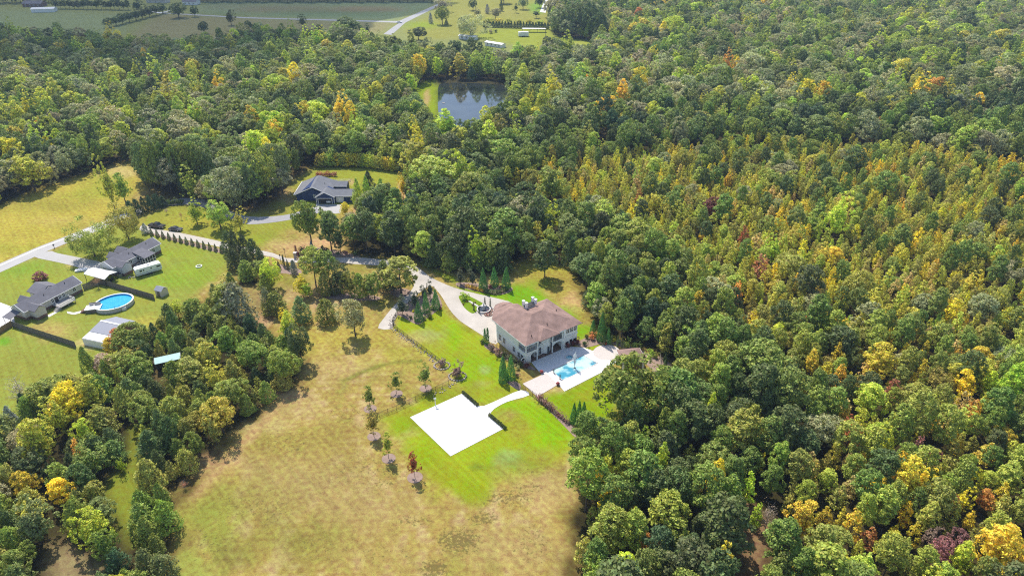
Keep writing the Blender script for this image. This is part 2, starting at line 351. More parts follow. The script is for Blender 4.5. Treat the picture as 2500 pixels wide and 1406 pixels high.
for b in ((470, 665, 70, 22, gc(158, 182, 54), .7), (400, 690, 70, 10, gc(150, 184, 50), .6), (60, 660, 60, 20, gc(150, 182, 60), .7), (120, 810, 50, 18, gc(206, 178, 112), .8),
          (60, 900, 90, 40, gc(164, 166, 70), .7), (100, 690, 70, 18, gc(176, 184, 66), .6), (360, 790, 50, 14, YEL, .6), (10, 832, 14, 8, gc(120, 190, 40), .7), (200, 640, 30, 6, RED, .8),
          (220, 840, 24, 8, STRAW, .8), (430, 620, 60, 8, gc(164, 184, 52), .7), (90, 950, 40, 16, OLIVE, .6), (330, 725, 60, 10, gc(180, 176, 70), .6)): blob(*b)
zone([(340, 548), (560, 600), (640, 600), (700, 560), (760, 545), (860, 520), (900, 505), (980, 470), (992, 445), (965, 405), (790, 400), (760, 412), (712, 445), (690, 485), (620, 520), (540, 515), (430, 492), (350, 530)], gc(172, 174, 66), 2, .8)  # navy house yard
for b in ((480, 540, 70, 16, gc(190, 182, 72), .6), (660, 590, 60, 14, gc(160, 172, 56), .7), (870, 430, 80, 14, gc(176, 184, 60), .7), (870, 520, 30, 14, gc(212, 170, 124), .8), (740, 600, 70, 12, RED, .85),
          (800, 592, 40, 9, RED, .7), (985, 470, 16, 30, RED, .7), (450, 480, 90, 14, DIRT, .7), (640, 510, 60, 14, DIRT, .6), (700, 480, 20, 20, SOIL, .5), (860, 445, 14, 5, SOIL, .7), (700, 415, 40, 22, DIRT, .7)): blob(*b)
# between the drive and the field
for b in ((700, 690, 70, 26, OLIVE, .7), (880, 650, 60, 8, OLIVE, .7), (640, 720, 40, 24, SOIL, .6), (820, 715, 110, 12, SOIL, .75), (920, 740, 30, 14, OLIVE, .7), (640, 780, 30, 18, SOIL, .7), (770, 745, 24, 10, SOIL, .6),
          (800, 830, 90, 30, YEL, .6), (930, 830, 80, 28, gc(196, 178, 84), .7), (820, 900, 80, 20, TAN, .55), (1000, 860, 60, 24, gc(186, 178, 74), .7), (720, 1000, 70, 30, TAN, .5), (560, 1130, 80, 18, RED, .55),
          (650, 1045, 50, 10, STRAW, .6), (700, 960, 40, 9, SOIL, .7), (700, 1090, 110, 40, gc(176, 160, 82), .7), (620, 1200, 110, 50, gc(164, 156, 76), .7), (520, 1290, 70, 70, gc(162, 168, 72), .7), (480, 1390, 60, 60, gc(172, 180, 84), .7), (760, 1180, 130, 60, gc(186, 164, 104), .7),
          (900, 1250, 120, 50, gc(190, 166, 106), .7), (700, 1320, 120, 50, gc(160, 152, 74), .7), (950, 1370, 120, 50, gc(186, 164, 96), .6), (1250, 1340, 110, 60, gc(196, 172, 112), .7), (1330, 1200, 50, 60, gc(206, 180, 120), .8),
          (1390, 1130, 10, 60, STRAW, .6), (560, 1360, 50, 40, gc(150, 142, 70), .5), (830, 1080, 70, 36, gc(176, 156, 84), .6), (960, 890, 60, 14, gc(188, 180, 80), .6), (1080, 1180, 40, 40, gc(186, 172, 74), .5)): blob(*b)
# lawns of the big house
zone([(962, 800), (975, 766), (1030, 780), (1075, 745), (1098, 772), (1140, 800), (1184, 826), (1200, 858), (1250, 905), (1275, 945), (1272, 955), (1212, 978), (1166, 990), (1129, 955), (1118, 934), (1102, 908), (1078, 885)], LAWN, 1.0, .35)
zone([(926, 1018), (1000, 985), (1110, 936), (1132, 955), (1168, 992), (1240, 976), (1292, 962), (1330, 1000), (1396, 1056), (1406, 1100), (1340, 1140), (1285, 1158), (1210, 1180), (1172, 1224), (1090, 1200), (1040, 1150), (990, 1090)], LAWN, 1.6, .6)
zone([(1310, 968), (1376, 955), (1470, 908), (1520, 930), (1500, 1010), (1440, 1060), (1392, 1022)], gc(150, 180, 22), 1.2, .4)
zone([(1094, 700), (1150, 706), (1240, 716), (1262, 694), (1300, 690), (1340, 725), (1420, 790), (1440, 812), (1420, 830), (1300, 760), (1262, 744), (1175, 722)], gc(146, 186, 30), 1.5, .6)
zone([(1425, 848), (1447, 856), (1475, 842), (1470, 832), (1440, 826)], LAWN, .6, .2)
zone([(1020, 640), (1100, 690), (1180, 716), (1170, 700), (1100, 672), (1040, 648)], gc(150, 164, 44), 1, .4)
zone([(1290, 625), (1395, 655), (1406, 700), (1442, 792), (1465, 825), (1400, 770), (1330, 715), (1260, 690), (1262, 650)], gc(188, 172, 78), 2.5, 1, .9)
for b in ((1330, 650, 40, 14, gc(180, 180, 60), .6), (1395, 740, 24, 30, RED, .5), (1010, 830, 40, 12, TAN, .6), (1060, 815, 34, 14, gc(178, 184, 104), .7), (1050, 850, 34, 12, gc(172, 172, 60), .6), (1120, 858, 12, 20, gc(176, 160, 60), .55), (1140, 800, 26, 9, gc(156, 160, 40), .6),
          (1110, 820, 16, 40, gc(158, 196, 20), .7), (1160, 900, 60, 26, gc(150, 192, 16), .7), (1180, 905, 14, 9, gc(176, 196, 110), .7), (1185, 935, 18, 7, gc(180, 172, 100), .6), (1225, 950, 26, 9, gc(160, 156, 60), .6), (1090, 960, 70, 12, gc(166, 156, 60), .6), (1000, 1010, 50, 12, gc(168, 160, 58), .6), (1060, 970, 60, 10, gc(140, 160, 30), .5),
          (985, 1040, 26, 22, gc(156, 182, 30), .7), (1025, 1110, 34, 36, gc(160, 184, 26), .7), (1000, 1060, 20, 9, TAN, .4), (1075, 1160, 40, 30, gc(166, 172, 40), .7), (1240, 1010, 26, 14, gc(186, 160, 90), .75), (1275, 1050, 36, 30, gc(178, 170, 62), .65), (1290, 1110, 26, 22, gc(176, 166, 60), .6),
          (1340, 1050, 50, 60, gc(150, 196, 6), .85), (1270, 990, 50, 12, gc(152, 196, 10), .8), (1240, 1120, 60, 22, gc(150, 184, 20), .7), (1245, 1115, 28, 20, gc(176, 196, 120), .55), (1290, 1130, 50, 16, gc(136, 150, 60), .6), (1170, 1140, 22, 9, gc(120, 130, 50), .6), (1260, 1160, 60, 12, gc(190, 168, 104), .5), (1140, 1190, 50, 28, gc(158, 176, 30), .7),
          (1350, 1120, 60, 16, gc(186, 176, 70), .6), (1440, 965, 40, 18, gc(176, 168, 50), .5), (1400, 1000, 40, 14, gc(150, 176, 18), .7), (1285, 800, 20, 20, LAWN, .5), (1180, 712, 36, 5, gc(150, 176, 36), .7), (1260, 720, 50, 20, gc(132, 186, 26), .8), (1380, 770, 30, 16, gc(140, 184, 22), .8), (1430, 805, 18, 12, gc(140, 184, 22), .8), (1300, 690, 40, 8, gc(150, 180, 40), .6)): blob(*b)
for q in ((1240, 1215, 70, 22), (1120, 1320, 60, 36), (1180, 1265, 40, 18), (1060, 1390, 40, 30), (1010, 1270, 50, 12), (1290, 1190, 40, 10), (940, 1180, 30, 8)): tz(*q, 1.0)
for q in ((620, 1240, 130, 60), (520, 1330, 70, 50), (900, 1150, 120, 60), (860, 1010, 70, 30), (1300, 1330, 60, 60), (760, 1330, 80, 40), (1290, 1150, 70, 16), (1000, 880, 60, 16), (700, 1080, 80, 40), (900, 1350, 120, 40)): tz(*q, .42)
# field stripes left by the mower, tyre track, trail, pond bank, far land
zone(smooth_loop([(840, 925), (900, 898), (960, 882), (1020, 880), (1022, 884), (962, 888), (904, 905), (846, 932)], 3), gc(136, 140, 60), .6, .2, .8)
zone(smooth_loop([(470, 1200), (545, 1122), (612, 1054), (660, 1004), (726, 945), (732, 952), (668, 1014), (622, 1066), (556, 1134), (482, 1212)], 3), gc(206, 172, 120), 1.2, .6, .8)
zone(TRAIL, gc(150, 158, 56), 1.5, .6); zone(GAP1, gc(160, 130, 96), 2, 1); zone(BARE, gc(166, 148, 108), 2, 1); zone(SOILS, gc(176, 156, 96), 3, 1.5); zone(SHEDGAP, DIRT, 2, 1); zone(LITTLE, OLIVE, 3, 1)
zone(POND_C, gc(84, 80, 54), 2, 1)
zone([(1008, 218), (1020, 208), (1046, 196), (1068, 204), (1070, 240), (1073, 285), (1070, 330), (1040, 320), (1022, 268)], gc(156, 176, 34), 2.5, 1)
blob(1042, 240, 8, 22, gc(206, 176, 120), .8, .3)
zone(FAR, gc(168, 174, 106), 5, 2)
zone([(-900, 98), (0, 92), (240, 108), (300, 80), (320, 40), (140, 25), (-900, 30)], gc(168, 180, 124), 6, 2)
zone([(300, 100), (500, 120), (620, 96), (930, 80), (960, 56), (700, 48), (390, 34)], gc(172, 166, 116), 5, 2)
zone([(480, 32), (700, 44), (960, 52), (1055, 14), (1056, 4), (490, 5)], gc(160, 176, 128), 5, 2)
for q in ((730, 26, 130, 5, gc(168, 142, 104), .8), (900, 24, 70, 4, gc(190, 140, 110), .8), (640, 18, 120, 3, gc(150, 140, 110), .6), (800, 34, 130, 5, gc(118, 148, 96), .7), (560, 36, 70, 4, gc(130, 150, 96), .6)): blob(*q)
zone([(985, 75), (1060, 30), (1075, -20), (1400, -20), (1345, 60), (1190, 64), (1150, 90), (1020, 100)], gc(176, 176, 88), 4, 1)
zone([(1150, 92), (1200, 70), (1345, 70), (1350, 88), (1455, 100), (1455, 140), (1330, 125), (1200, 100)], gc(176, 186, 74), 4, 1)
for q in ((1030, 62, 40, 8, gc(166, 188, 60), .7), (1200, 30, 70, 9, gc(186, 182, 100), .7), (1310, 20, 20, 14, gc(140, 190, 70), .6), (1400, 110, 40, 8, gc(190, 196, 90), .6)): blob(*q)
me = bpy.data.meshes.new("ground")
ny, nx = GX.shape
vs_ = np.stack([GX, GY, np.zeros_like(GX)], -1).reshape(-1, 3)
ii = np.arange(ny * nx).reshape(ny, nx)
fs_ = np.stack([ii[:-1, :-1], ii[:-1, 1:], ii[1:, 1:], ii[1:, :-1]], -1).reshape(-1, 4)
def mesh_np(name, v, f, k=4):
    m = bpy.data.meshes.new(name); m.vertices.add(len(v)); m.vertices.foreach_set("co", np.ascontiguousarray(v, dtype=np.float32).ravel())
    m.loops.add(f.size); m.loops.foreach_set("vertex_index", np.ascontiguousarray(f, dtype=np.int32).ravel())
    m.polygons.add(len(f)); m.polygons.foreach_set("loop_start", np.arange(0, f.size, k, dtype=np.int32)); m.update(calc_edges=True); m.validate(); return m
bpy.data.meshes.remove(me); me = mesh_np("ground", vs_, fs_)
at = me.attributes.new("soil", "FLOAT_COLOR", "POINT")
at.data.foreach_set("color", np.concatenate([np.clip(gcol.reshape(-1, 3), 0.004, 1), np.ones((ny * nx, 1))], 1).astype(np.float32).ravel())
me.attributes.new("tufts", "FLOAT", "POINT").data.foreach_set("value", tuft.astype(np.float32).ravel())
def ground_mat():
    m, t, N, L, b = nt("grass and soil")
    a = N.new("ShaderNodeAttribute"); a.attribute_name = "soil"
    tc = N.new("ShaderNodeTexCoord"); outs = []
    for sc, det, dist in ((0.12, 5, .6), (0.9, 6, .3), (5.0, 4, 0)):
        n = N.new("ShaderNodeTexNoise"); n.inputs["Scale"].default_value = sc; n.inputs["Detail"].default_value = det; n.inputs["Distortion"].default_value = dist
        L.new(tc.outputs["Object"], n.inputs["Vector"]); outs.append(n)
    # mower lines: long thin streaks across the open field
    mp = N.new("ShaderNodeMapping"); mp.vector_type = "TEXTURE"; mp.inputs["Rotation"].default_value = (0, 0, R(-50)); mp.inputs["Scale"].default_value = (18, 0.8, 1); L.new(tc.outputs["Object"], mp.inputs[0])
    st = N.new("ShaderNodeTexNoise"); st.inputs["Scale"].default_value = 1.0; st.inputs["Detail"].default_value = 3; L.new(mp.outputs[0], st.inputs["Vector"])
    acc = None
    for n, w in ((outs[0], 0.35), (outs[1], 0.85), (outs[2], 1.1), (st, 0.55)):
        mm = N.new("ShaderNodeMath"); mm.operation = "MULTIPLY_ADD"; mm.inputs[1].default_value = w; L.new(n.outputs[0], mm.inputs[0])
        mm.inputs[2].default_value = 1 - 0.5 * (0.35 + .85 + 1.1 + .55) if acc is None else 0
        if acc is not None: L.new(acc.outputs[0], mm.inputs[2])
        acc = mm
    hs = N.new("ShaderNodeHueSaturation"); L.new(a.outputs["Color"], hs.inputs["Color"]); L.new(acc.outputs[0], hs.inputs["Value"])
    h = N.new("ShaderNodeMapRange"); h.inputs[1].default_value = .3; h.inputs[2].default_value = .7; h.inputs[3].default_value = .475; h.inputs[4].default_value = .525
    L.new(outs[1].outputs[0], h.inputs[0]); L.new(h.outputs[0], hs.inputs["Hue"])
    # dark tufts and pale thatch where the field grows unevenly
    tu = N.new("ShaderNodeAttribute"); tu.attribute_name = "tufts"
    sp = N.new("ShaderNodeTexNoise"); sp.inputs["Scale"].default_value = 1.5; sp.inputs["Detail"].default_value = 7; sp.inputs["Roughness"].default_value = .72; L.new(tc.outputs["Object"], sp.inputs["Vector"])
    ma = N.new("ShaderNodeMath"); ma.operation = "MULTIPLY_ADD"; ma.inputs[1].default_value = .21; ma.inputs[2].default_value = -.62; L.new(tu.outputs["Fac"], ma.inputs[0])
    mb_ = N.new("ShaderNodeMath"); mb_.operation = "ADD"; L.new(sp.outputs[0], mb_.inputs[0]); L.new(ma.outputs[0], mb_.inputs[1])
    mc = N.new("ShaderNodeMapRange"); mc.inputs[1].default_value = 0; mc.inputs[2].default_value = .06; mc.inputs[4].default_value = .7; L.new(mb_.outputs[0], mc.inputs[0])
    mx = N.new("ShaderNodeMix"); mx.data_type = "RGBA"; mx.inputs[7].default_value = (.105, .085, .03, 1); L.new(mc.outputs[0], mx.inputs[0]); L.new(hs.outputs[0], mx.inputs[6])
    L.new(mx.outputs[2], b.inputs["Base Color"]); b.inputs["Roughness"].default_value = 1.0; b.inputs["Specular IOR Level"].default_value = 0.05
    return m
M["ground"] = ground_mat(); me.materials.append(M["ground"])
go = bpy.data.objects.new("ground", me); COL.objects.link(go); go["kind"] = "structure"

M["lawn"] = mat("clipped island lawn", gc(140, 172, 40), 1.0, 0.3, 0.6, spec=0.05)
# ------------------------------------------------------------------ roads, drives, paths, water
sheet("road", [[(-160, 720), (-160, 706), (0, 643), (90, 604), (184, 568), (271, 532), (345, 508), (352, 520), (276, 550), (179, 587), (118, 612), (0, 665)]], 0.03, "asphalt")
sheet("road_shoulder_line", [[(-100, 686), (0, 647), (90, 607), (184, 571.5), (271, 535), (272, 537), (184, 573.5), (90, 609.5), (0, 649.5), (-100, 689)]], 0.036, "paint")
sheet("side_driveway", [smooth_loop([(82, 626), (122, 613), (140, 618), (200, 630), (245, 640), (262, 655), (215, 668), (188, 652), (140, 640)], 3)], 0.035, "asphalt")
sheet("garage_driveway", [[(-80, 742), (0, 738), (32, 750), (36, 790), (0, 800), (-80, 820)]], 0.034, "concrete")
DR = [(352, 548), (372, 558), (438, 568), (563, 595), (667, 618), (699, 630), (760, 630), (814, 629), (881, 629), (933, 634), (1002, 641), (1047, 674), (1088, 694), (1122, 706), (1173, 719), (1216, 729), (1262, 746),
      (1262, 790), (1210, 840), (1183, 822), (1142, 796), (1122, 782), (1105, 765), (1093, 748), (1081, 728), (1071, 714), (1055, 698), (1042, 702), (1022, 716), (1002, 736), (977, 762), (960, 786), (955, 803), (923, 801), (936, 778), (965, 743), (990, 722), (1006, 706), (1011, 690), (1000, 668), (980, 658), (923, 648), (869, 645),
      (821, 640), (760, 641), (700, 640), (667, 628), (560, 608), (440, 583), (370, 571), (340, 560)]
sheet("driveway", [smooth_loop(DR, 2)], 0.03, "gravel")
sheet("gravel_drive", [smooth_loop([(395, 500), (420, 488), (480, 484), (530, 500), (600, 528), (690, 526), (745, 512), (790, 500), (800, 512), (756, 526), (700, 538), (640, 546), (590, 545), (520, 515), (470, 500), (420, 502)], 3)], 0.03, "greygravel")
sheet("garage_apron", [[(772, 498), (835, 500), (832, 520), (818, 522), (770, 510)]], 0.04, "asphalt")
sheet("fountain_island", [smooth_loop([(1120, 723), (1134, 720), (1148, 724), (1168, 734), (1184, 744), (1174, 750), (1158, 764), (1147, 762), (1134, 751), (1126, 738)], 4)], 0.05, "lawn")
sheet("court", [[(1001, 1018), (1129, 960), (1229, 1046), (1100, 1113)]], 0.06, "concrete")
sheet("walkway", [smooth_loop([(1165, 992), (1182, 990), (1213, 977), (1271, 952), (1292, 964), (1239, 980), (1206, 998), (1190, 1014)], 3)], 0.055, "concrete")
PAV = [(1276, 936), (1334, 910), (1363, 938), (1312, 968)]
sheet("paver_terrace", [PAV], 0.07, "pavers")
POOL = [(1346, 905), (1424, 867), (1459, 887), (1440, 897), (1400, 917), (1373, 929)]
SPA = [(1390 + 9 * math.cos(6.283 * i / 16), 873 + 5.2 * math.sin(6.283 * i / 16)) for i in range(16)]
DECK = [(1297, 884), (1381, 848), (1395, 846), (1425, 848), (1446, 856), (1462, 850), (1490, 845), (1513, 856), (1512, 872), (1505, 884), (1470, 908), (1378, 955), (1363, 938), (1334, 910), (1322, 914)]
sheet("pool_deck", [DECK, POOL, SPA], 0.075, "deckstone")
sheet("round_paver_patio", [[(1481 + 33 * math.cos(6.283 * i / 24), 860 + 19 * math.sin(6.283 * i / 24)) for i in range(24)]], 0.085, "pavers")
sheet("far_road", [[(936, 84), (958, 68), (974, 57), (950, 55.5), (700, 48), (600, 45.5), (390, 33), (391, 31), (600, 43), (700, 45.5), (950, 52), (974, 52), (1056, 16), (1068, 10), (1072, 13), (1060, 21), (990, 56), (972, 72), (956, 86)]], 0.05, "farasphalt")
sheet("far_drive", [[(1318, 30), (1326, 10), (1334, -6), (1340, -6), (1336, 14), (1332, 32)]], 0.05, "concrete")
sheet("farm_drive", [[(366, 28), (392, 31), (415, 26), (413, 28), (392, 34), (364, 30)]], 0.06, "concrete")
sheet("pond", [smooth_loop([(1072, 208), (1095, 203), (1140, 203), (1200, 206), (1246, 213), (1262, 232), (1250, 280), (1200, 318), (1130, 326), (1085, 310), (1071, 278), (1069, 240)], 3)], 0.05, "pondwater")
for nm, lp in (("entry_mulch_bed", [(680, 646), (706, 650), (735, 660), (730, 672), (700, 668), (676, 664)]), ("entry_mulch_bed", [(722, 616), (770, 604), (850, 618), (880, 628), (810, 627), (735, 628)]), ("holly_mulch_bed", [(968, 765), (985, 745), (1030, 720), (1062, 712), (1080, 745), (1068, 758), (1040, 778), (1020, 792), (985, 775)]),
               ("hedge_mulch_bed", [(1115, 690), (1150, 690), (1225, 698), (1250, 702), (1246, 712), (1215, 720), (1170, 712), (1120, 700)]), ("pine_straw_bed", [(950, 712), (975, 704), (1000, 708), (998, 720), (970, 726)]), ("wall_mulch_bed", [(1182, 842), (1196, 842), (1300, 895), (1296, 902), (1240, 880), (1190, 852)]),
               ("gate_mulch_bed", [(1238, 926), (1262, 932), (1272, 942), (1266, 952), (1240, 936)]), ("hedge_row_bed", [(1308, 968), (1322, 972), (1395, 1036), (1420, 1060), (1404, 1066), (1380, 1042)]), ("garden_mulch_bed", [(1405, 838), (1440, 822), (1465, 826), (1500, 830), (1580, 862), (1630, 880), (1660, 940), (1610, 960), (1590, 900), (1520, 850), (1480, 838), (1430, 848)]),
               ("cone_row_mulch", [(368, 572), (376, 570), (560, 613), (558, 622), (460, 598)]), ("grove_straw_bed", [(790, 724), (860, 716), (925, 724), (915, 734), (840, 732)])):
    sheet(nm, [smooth_loop(lp, 3)], 0.045 if nm != "garden_mulch_bed" else 0.043, "mulch" if "straw" not in nm else "pinestraw")

# ------------------------------------------------------------------ plants: leaf meshes built once, then copied with their own tints
LSC = 1.0
def leafset(c, n, size, jit, g, aspect=0.55):
    """one small pointed leaf face per row of c, roughly facing n"""
    k = len(c); nn = n + jit * g.normal(size=(k, 3)); nn /= np.linalg.norm(nn, axis=1)[:, None] + 1e-9
    r = g.normal(size=(k, 3)); t = np.cross(nn, r); t /= np.linalg.norm(t, axis=1)[:, None] + 1e-9; b = np.cross(nn, t)
    s = (size * g.uniform(0.65, 1.35, k))[:, None]
    v = np.stack([c + t * s * 0.62, c + b * s * aspect * 0.62, c - t * s * 0.62, c - b * s * aspect * 0.62], 1)
    return v.reshape(-1, 3)
def dirs(k, g, up=0.0):
    d = g.normal(size=(k, 3)); d[:, 2] += up; return d / np.linalg.norm(d, axis=1)[:, None]
def clumps(cs, rs, outs, per, size, jit, g, flat=0.75, upb=0.5):
    V = []
    for c, r, o in zip(cs, rs, outs):
        k = max(6, int(per * (r ** 2))); d = g.normal(size=(k, 3)) + o * 0.9; d /= np.linalg.norm(d, axis=1)[:, None]
        p = c + d * r * g.uniform(0.5, 1.22, k)[:, None] * np.array([1, 1, flat])
        V.append(leafset(p, d + np.array([0, 0, upb]), size, jit, g))
    return np.concatenate(V)
def crown_broad(seed, w=8.0, h=8.0, z0=2.0, n=60, size=0.42, per=52, lobes=7, taper=0.0, rr=(0.085, 0.155)):
    g = np.random.default_rng(seed); L_ = dirs(lobes, g, 0.3); amp = g.uniform(0.15, 0.5, lobes); V = []
    d = dirs(n, g, 0.35); gain = 0.62 + sum(a * np.clip((d @ l), 0, 1)[:, None] ** 4 for a, l in zip(amp, L_)).ravel()
    zz = d[:, 2]; sh = 1 - taper * np.clip(zz, -0.3, 1)
    c = np.stack([d[:, 0] * w / 2 * gain * sh, d[:, 1] * w / 2 * gain * sh, z0 + h * 0.42 + zz * np.where(zz > 0, h * 0.56, h * 0.42) * gain], 1)
    r = g.uniform(rr[0], rr[1], n) * w
    V.append(clumps(c, r, d, per, size, 0.55, g))
    k = n * 14; d = dirs(k, g); q = g.uniform(0.2, 0.62, k)[:, None]
    V.append(leafset(np.array([0, 0, z0 + h * 0.45]) + d * q * np.array([w / 2, w / 2, h / 2]), d, size * 1.5, 0.5, g))
    return np.concatenate(V)
def crown_pine(seed, w=6.4, h=8.0, z0=4.6, n=54, size=0.42, per=88):
    g = np.random.default_rng(seed); cs, rs, os = [], [], []
    for i in range(n):
        t = (i + 0.5) / n; a = i * 2.4 + g.uniform(-.5, .5); env = math.sin(math.pi * min(1, 0.16 + 0.80 * t) ** 1.0) ** 0.75
        rr = w / 2 * env * g.uniform(0.35, 1.0); o = np.array([math.cos(a), math.sin(a), 0.6])
        cs.append(np.array([math.cos(a) * rr, math.sin(a) * rr, z0 + h * t + g.uniform(-.3, .3)])); rs.append(g.uniform(0.55, 1.05)); os.append(o)
    return clumps(cs, rs, os, per, size, 0.7, g, 0.85, 0.6)
def crown_cone(seed, w=5.0, h=9.0, z0=0.4, n=1500, size=0.34, power=0.85, rag=0.3, jit=0.5, spikes=26, base=0.06):
    """conifer outline with sprays that stick out"""
    g = np.random.default_rng(seed); V = []
    ph = g.uniform(0, 6.28, 6); t = 1 - np.sqrt(g.uniform(0, 1, n)) ** (1 / max(power, .3)); a = g.uniform(0, 6.28, n)
    prof = lambda q: np.minimum(1, (q + base) / 0.2) ** 0.6 * (1 - q) ** power
    lump = 1 + rag * (0.5 * np.sin(3 * a + ph[0] + 6 * t) + 0.4 * np.sin(5 * a + ph[1] - 11 * t) + 0.35 * np.sin(2 * a + ph[2] + 17 * t))
    r = w / 2 * prof(t) * lump * g.uniform(0.82, 1.04, n)
    c = np.stack([np.cos(a) * r, np.sin(a) * r, z0 + t * h], 1); nn = np.stack([np.cos(a), np.sin(a), np.full(n, 0.55)], 1)
    V.append(leafset(c, nn, size, jit, g))
    for _ in range(spikes):
        tt = g.uniform(0.02, 0.95); aa = g.uniform(0, 6.28); rr = w / 2 * float(prof(np.array(tt))); o = np.array([math.cos(aa), math.sin(aa), 0.55])
        k = 18; q = g.uniform(0.6, 1.28, k); p = np.stack([math.cos(aa) * rr * q, math.sin(aa) * rr * q, z0 + tt * h + (q - .8) * 0.9], 1) + g.normal(size=(k, 3)) * 0.16
        V.append(leafset(p, np.tile(o, (k, 1)), size, 0.6, g))
    return np.concatenate(V)
def crown_sapling(seed, w=3.4, h=7.0, z0=0.8, size=0.36, n=30):
    g = np.random.default_rng(seed); cs, rs, os = [], [], []
    for i in range(n):
        t = ((i + .5) / n) ** 0.9; a = i * 2.4 + g.uniform(-.6, .6); rr = w / 2 * (1 - t * 0.92) ** 0.7 * min(1, .45 + 2.2 * t) * g.uniform(0.4, 1.0)
        cs.append(np.array([math.cos(a) * rr, math.sin(a) * rr, z0 + h * t])); rs.append(g.uniform(0.42, 0.85) * (1.1 - .55 * t)); os.append(np.array([math.cos(a), math.sin(a), 0.7]))
    return clumps(cs, rs, os, 92, size, 0.85, g, 0.85, 0.4)
def crown_ball(seed, r=0.5, n=420, size=0.13, kz=0.85, rag=0.12):
    g = np.random.default_rng(seed); d = dirs(n, g, 0.35); ph = g.uniform(0, 6.28, 3)
    l = 1 + rag * (np.sin(5 * d[:, 0] + ph[0]) + np.sin(6 * d[:, 1] + ph[1]) + np.sin(5 * d[:, 2] + ph[2]))
    c = d * r * (l * g.uniform(0.85, 1.06, n))[:, None] * np.array([1, 1, kz]); c[:, 2] += r * kz * 0.8
    return leafset(c, d, size, 0.5, g)
def leaf_mesh(name, v, m):
    k = len(v) // 4; me = mesh_np(name, v, np.arange(4 * k).reshape(-1, 4)); g = np.random.default_rng(len(v))
    a = me.attributes.new("leafvar", "FLOAT_VECTOR", "FACE")
    lv = g.uniform(0, 1, (k, 3)); q = v.reshape(-1, 4, 3).mean(1); sp = max(.35, 0.16 * float(np.ptp(q[:, 0])))
    lv[:, 2] = np.clip(.5 + .28 * (np.sin(q[:, 0] * 5.2 / sp + 1) + np.sin(q[:, 1] * 4.6 / sp + q[:, 2] * 1.7 / sp) + np.sin(q[:, 2] * 4.1 / sp - q[:, 0] * 2.2 / sp)) / 1.5 + g.normal(0, .08, k), 0, 1)
    a.data.foreach_set("vector", lv.astype(np.float32).ravel())
    me.materials.append(M[m]); return me
def trunk_mesh(name, h, r, limbs=6, z1=0.5, spread=2.0, m="bark", seed=1, lean=0.2):
    g = random.Random(seed); b = MB(); pts = [Vector((g.uniform(-lean, lean) * i / 3, g.uniform(-lean, lean) * i / 3, h * i / 4)) for i in range(5)]
    for i in range(4): b.tube(pts[i], pts[i + 1], r * (1 - i * 0.22), r * (1 - (i + 1) * 0.22), 6)
    for i in range(limbs):
        t = z1 + (0.95 - z1) * (i + .5) / limbs; k = min(3, int(t * 4)); p = pts[k].lerp(pts[k + 1], t * 4 - k); a = i * 2.4 + g.random()
        e = p + Vector((math.cos(a) * spread, math.sin(a) * spread, spread * g.uniform(0.3, 0.9))) * (1.15 - 0.6 * t)
        b.tube(p, e, r * 0.4 * (1.2 - t), r * 0.1, 5)
    me = bpy.data.meshes.new(name); me.from_pydata(b.v, [], b.f); me.update(); me.materials.append(M[m]); return me
# kind -> list of (crown mesh, trunk mesh), reference height, reference width
KIT = {}
def kit(kind, ref, crowns, trunks, m="leaf"):
    KIT[kind] = ([(leaf_mesh("crown", c, m), trunks[i % len(trunks)]) for i, c in enumerate(crowns)], *ref)
kit("broad", (10.4, 8.6), [crown_broad(11, n=120, rr=(.05, .1), size=.34, per=90), crown_broad(12, 8.6, 7.6, 2.4, 110, .34, 90, 5, rr=(.05, .1)), crown_broad(13, 7.2, 8.8, 2.0, 120, .34, 90, 9, rr=(.045, .1), taper=.2), crown_broad(14, 8.2, 8.2, 1.8, 90, 0.36, 70, rr=(.06, .12)), crown_broad(15, 7.4, 8.0, 1.6, 130, .32, 100, 12, .3, rr=(.04, .09))], [trunk_mesh("trunk", 8.2, 0.26, 9, .25, 2.6, seed=s) for s in (1, 2)])
kit("maple", (10.6, 6.4), [crown_broad(21, 6.2, 8.8, 1.8, 96, .33, 100, 8, .4, (.055, .11)), crown_broad(22, 5.8, 9.0, 1.6, 100, .33, 100, 10, .5, (.055, .11)), crown_broad(23, 6.6, 8.6, 2.0, 90, .34, 94, 6, .3, (.06, .12)), crown_broad(24, 5.6, 9.2, 1.4, 100, .32, 110, 12, .6, (.05, .11))], [trunk_mesh("trunk", 8.6, 0.2, 8, .25, 1.8, seed=s) for s in (3, 4)])
kit("pine", (13.2, 6.4), [crown_pine(31), crown_pine(32, 5.8, 8.8, 4.2, 58), crown_pine(33, 7.0, 7.4, 5.6, 50), crown_pine(34, 6.0, 9.6, 3.4, 62), crown_pine(35, 5.4, 9.8, 3.2, 60)], [trunk_mesh("trunk", 12.4, 0.2, 12, .35, 1.9, seed=s, lean=.12) for s in (5, 6)], "needle")
kit("cedar", (9.2, 5.4), [crown_cone(41, 5.2, 8.8, .3, 2000, .34, .62, .34, spikes=40), crown_cone(42, 5.6, 8.4, .3, 2100, .34, .5, .4, spikes=46), crown_cone(43, 4.8, 9.0, .3, 1900, .33, .72, .3, spikes=36)], [trunk_mesh("trunk", 7.4, 0.16, 6, .2, 1.4, seed=7)], "needle")
kit("sapling", (8.0, 3.6), [crown_sapling(51), crown_sapling(52, 3.0, 7.4, .6), crown_sapling(53, 3.8, 6.8, .8, n=34), crown_sapling(54, 3.4, 7.2, .5, n=36)], [trunk_mesh("trunk", 7.2, 0.08, 8, .2, .9, seed=8)])
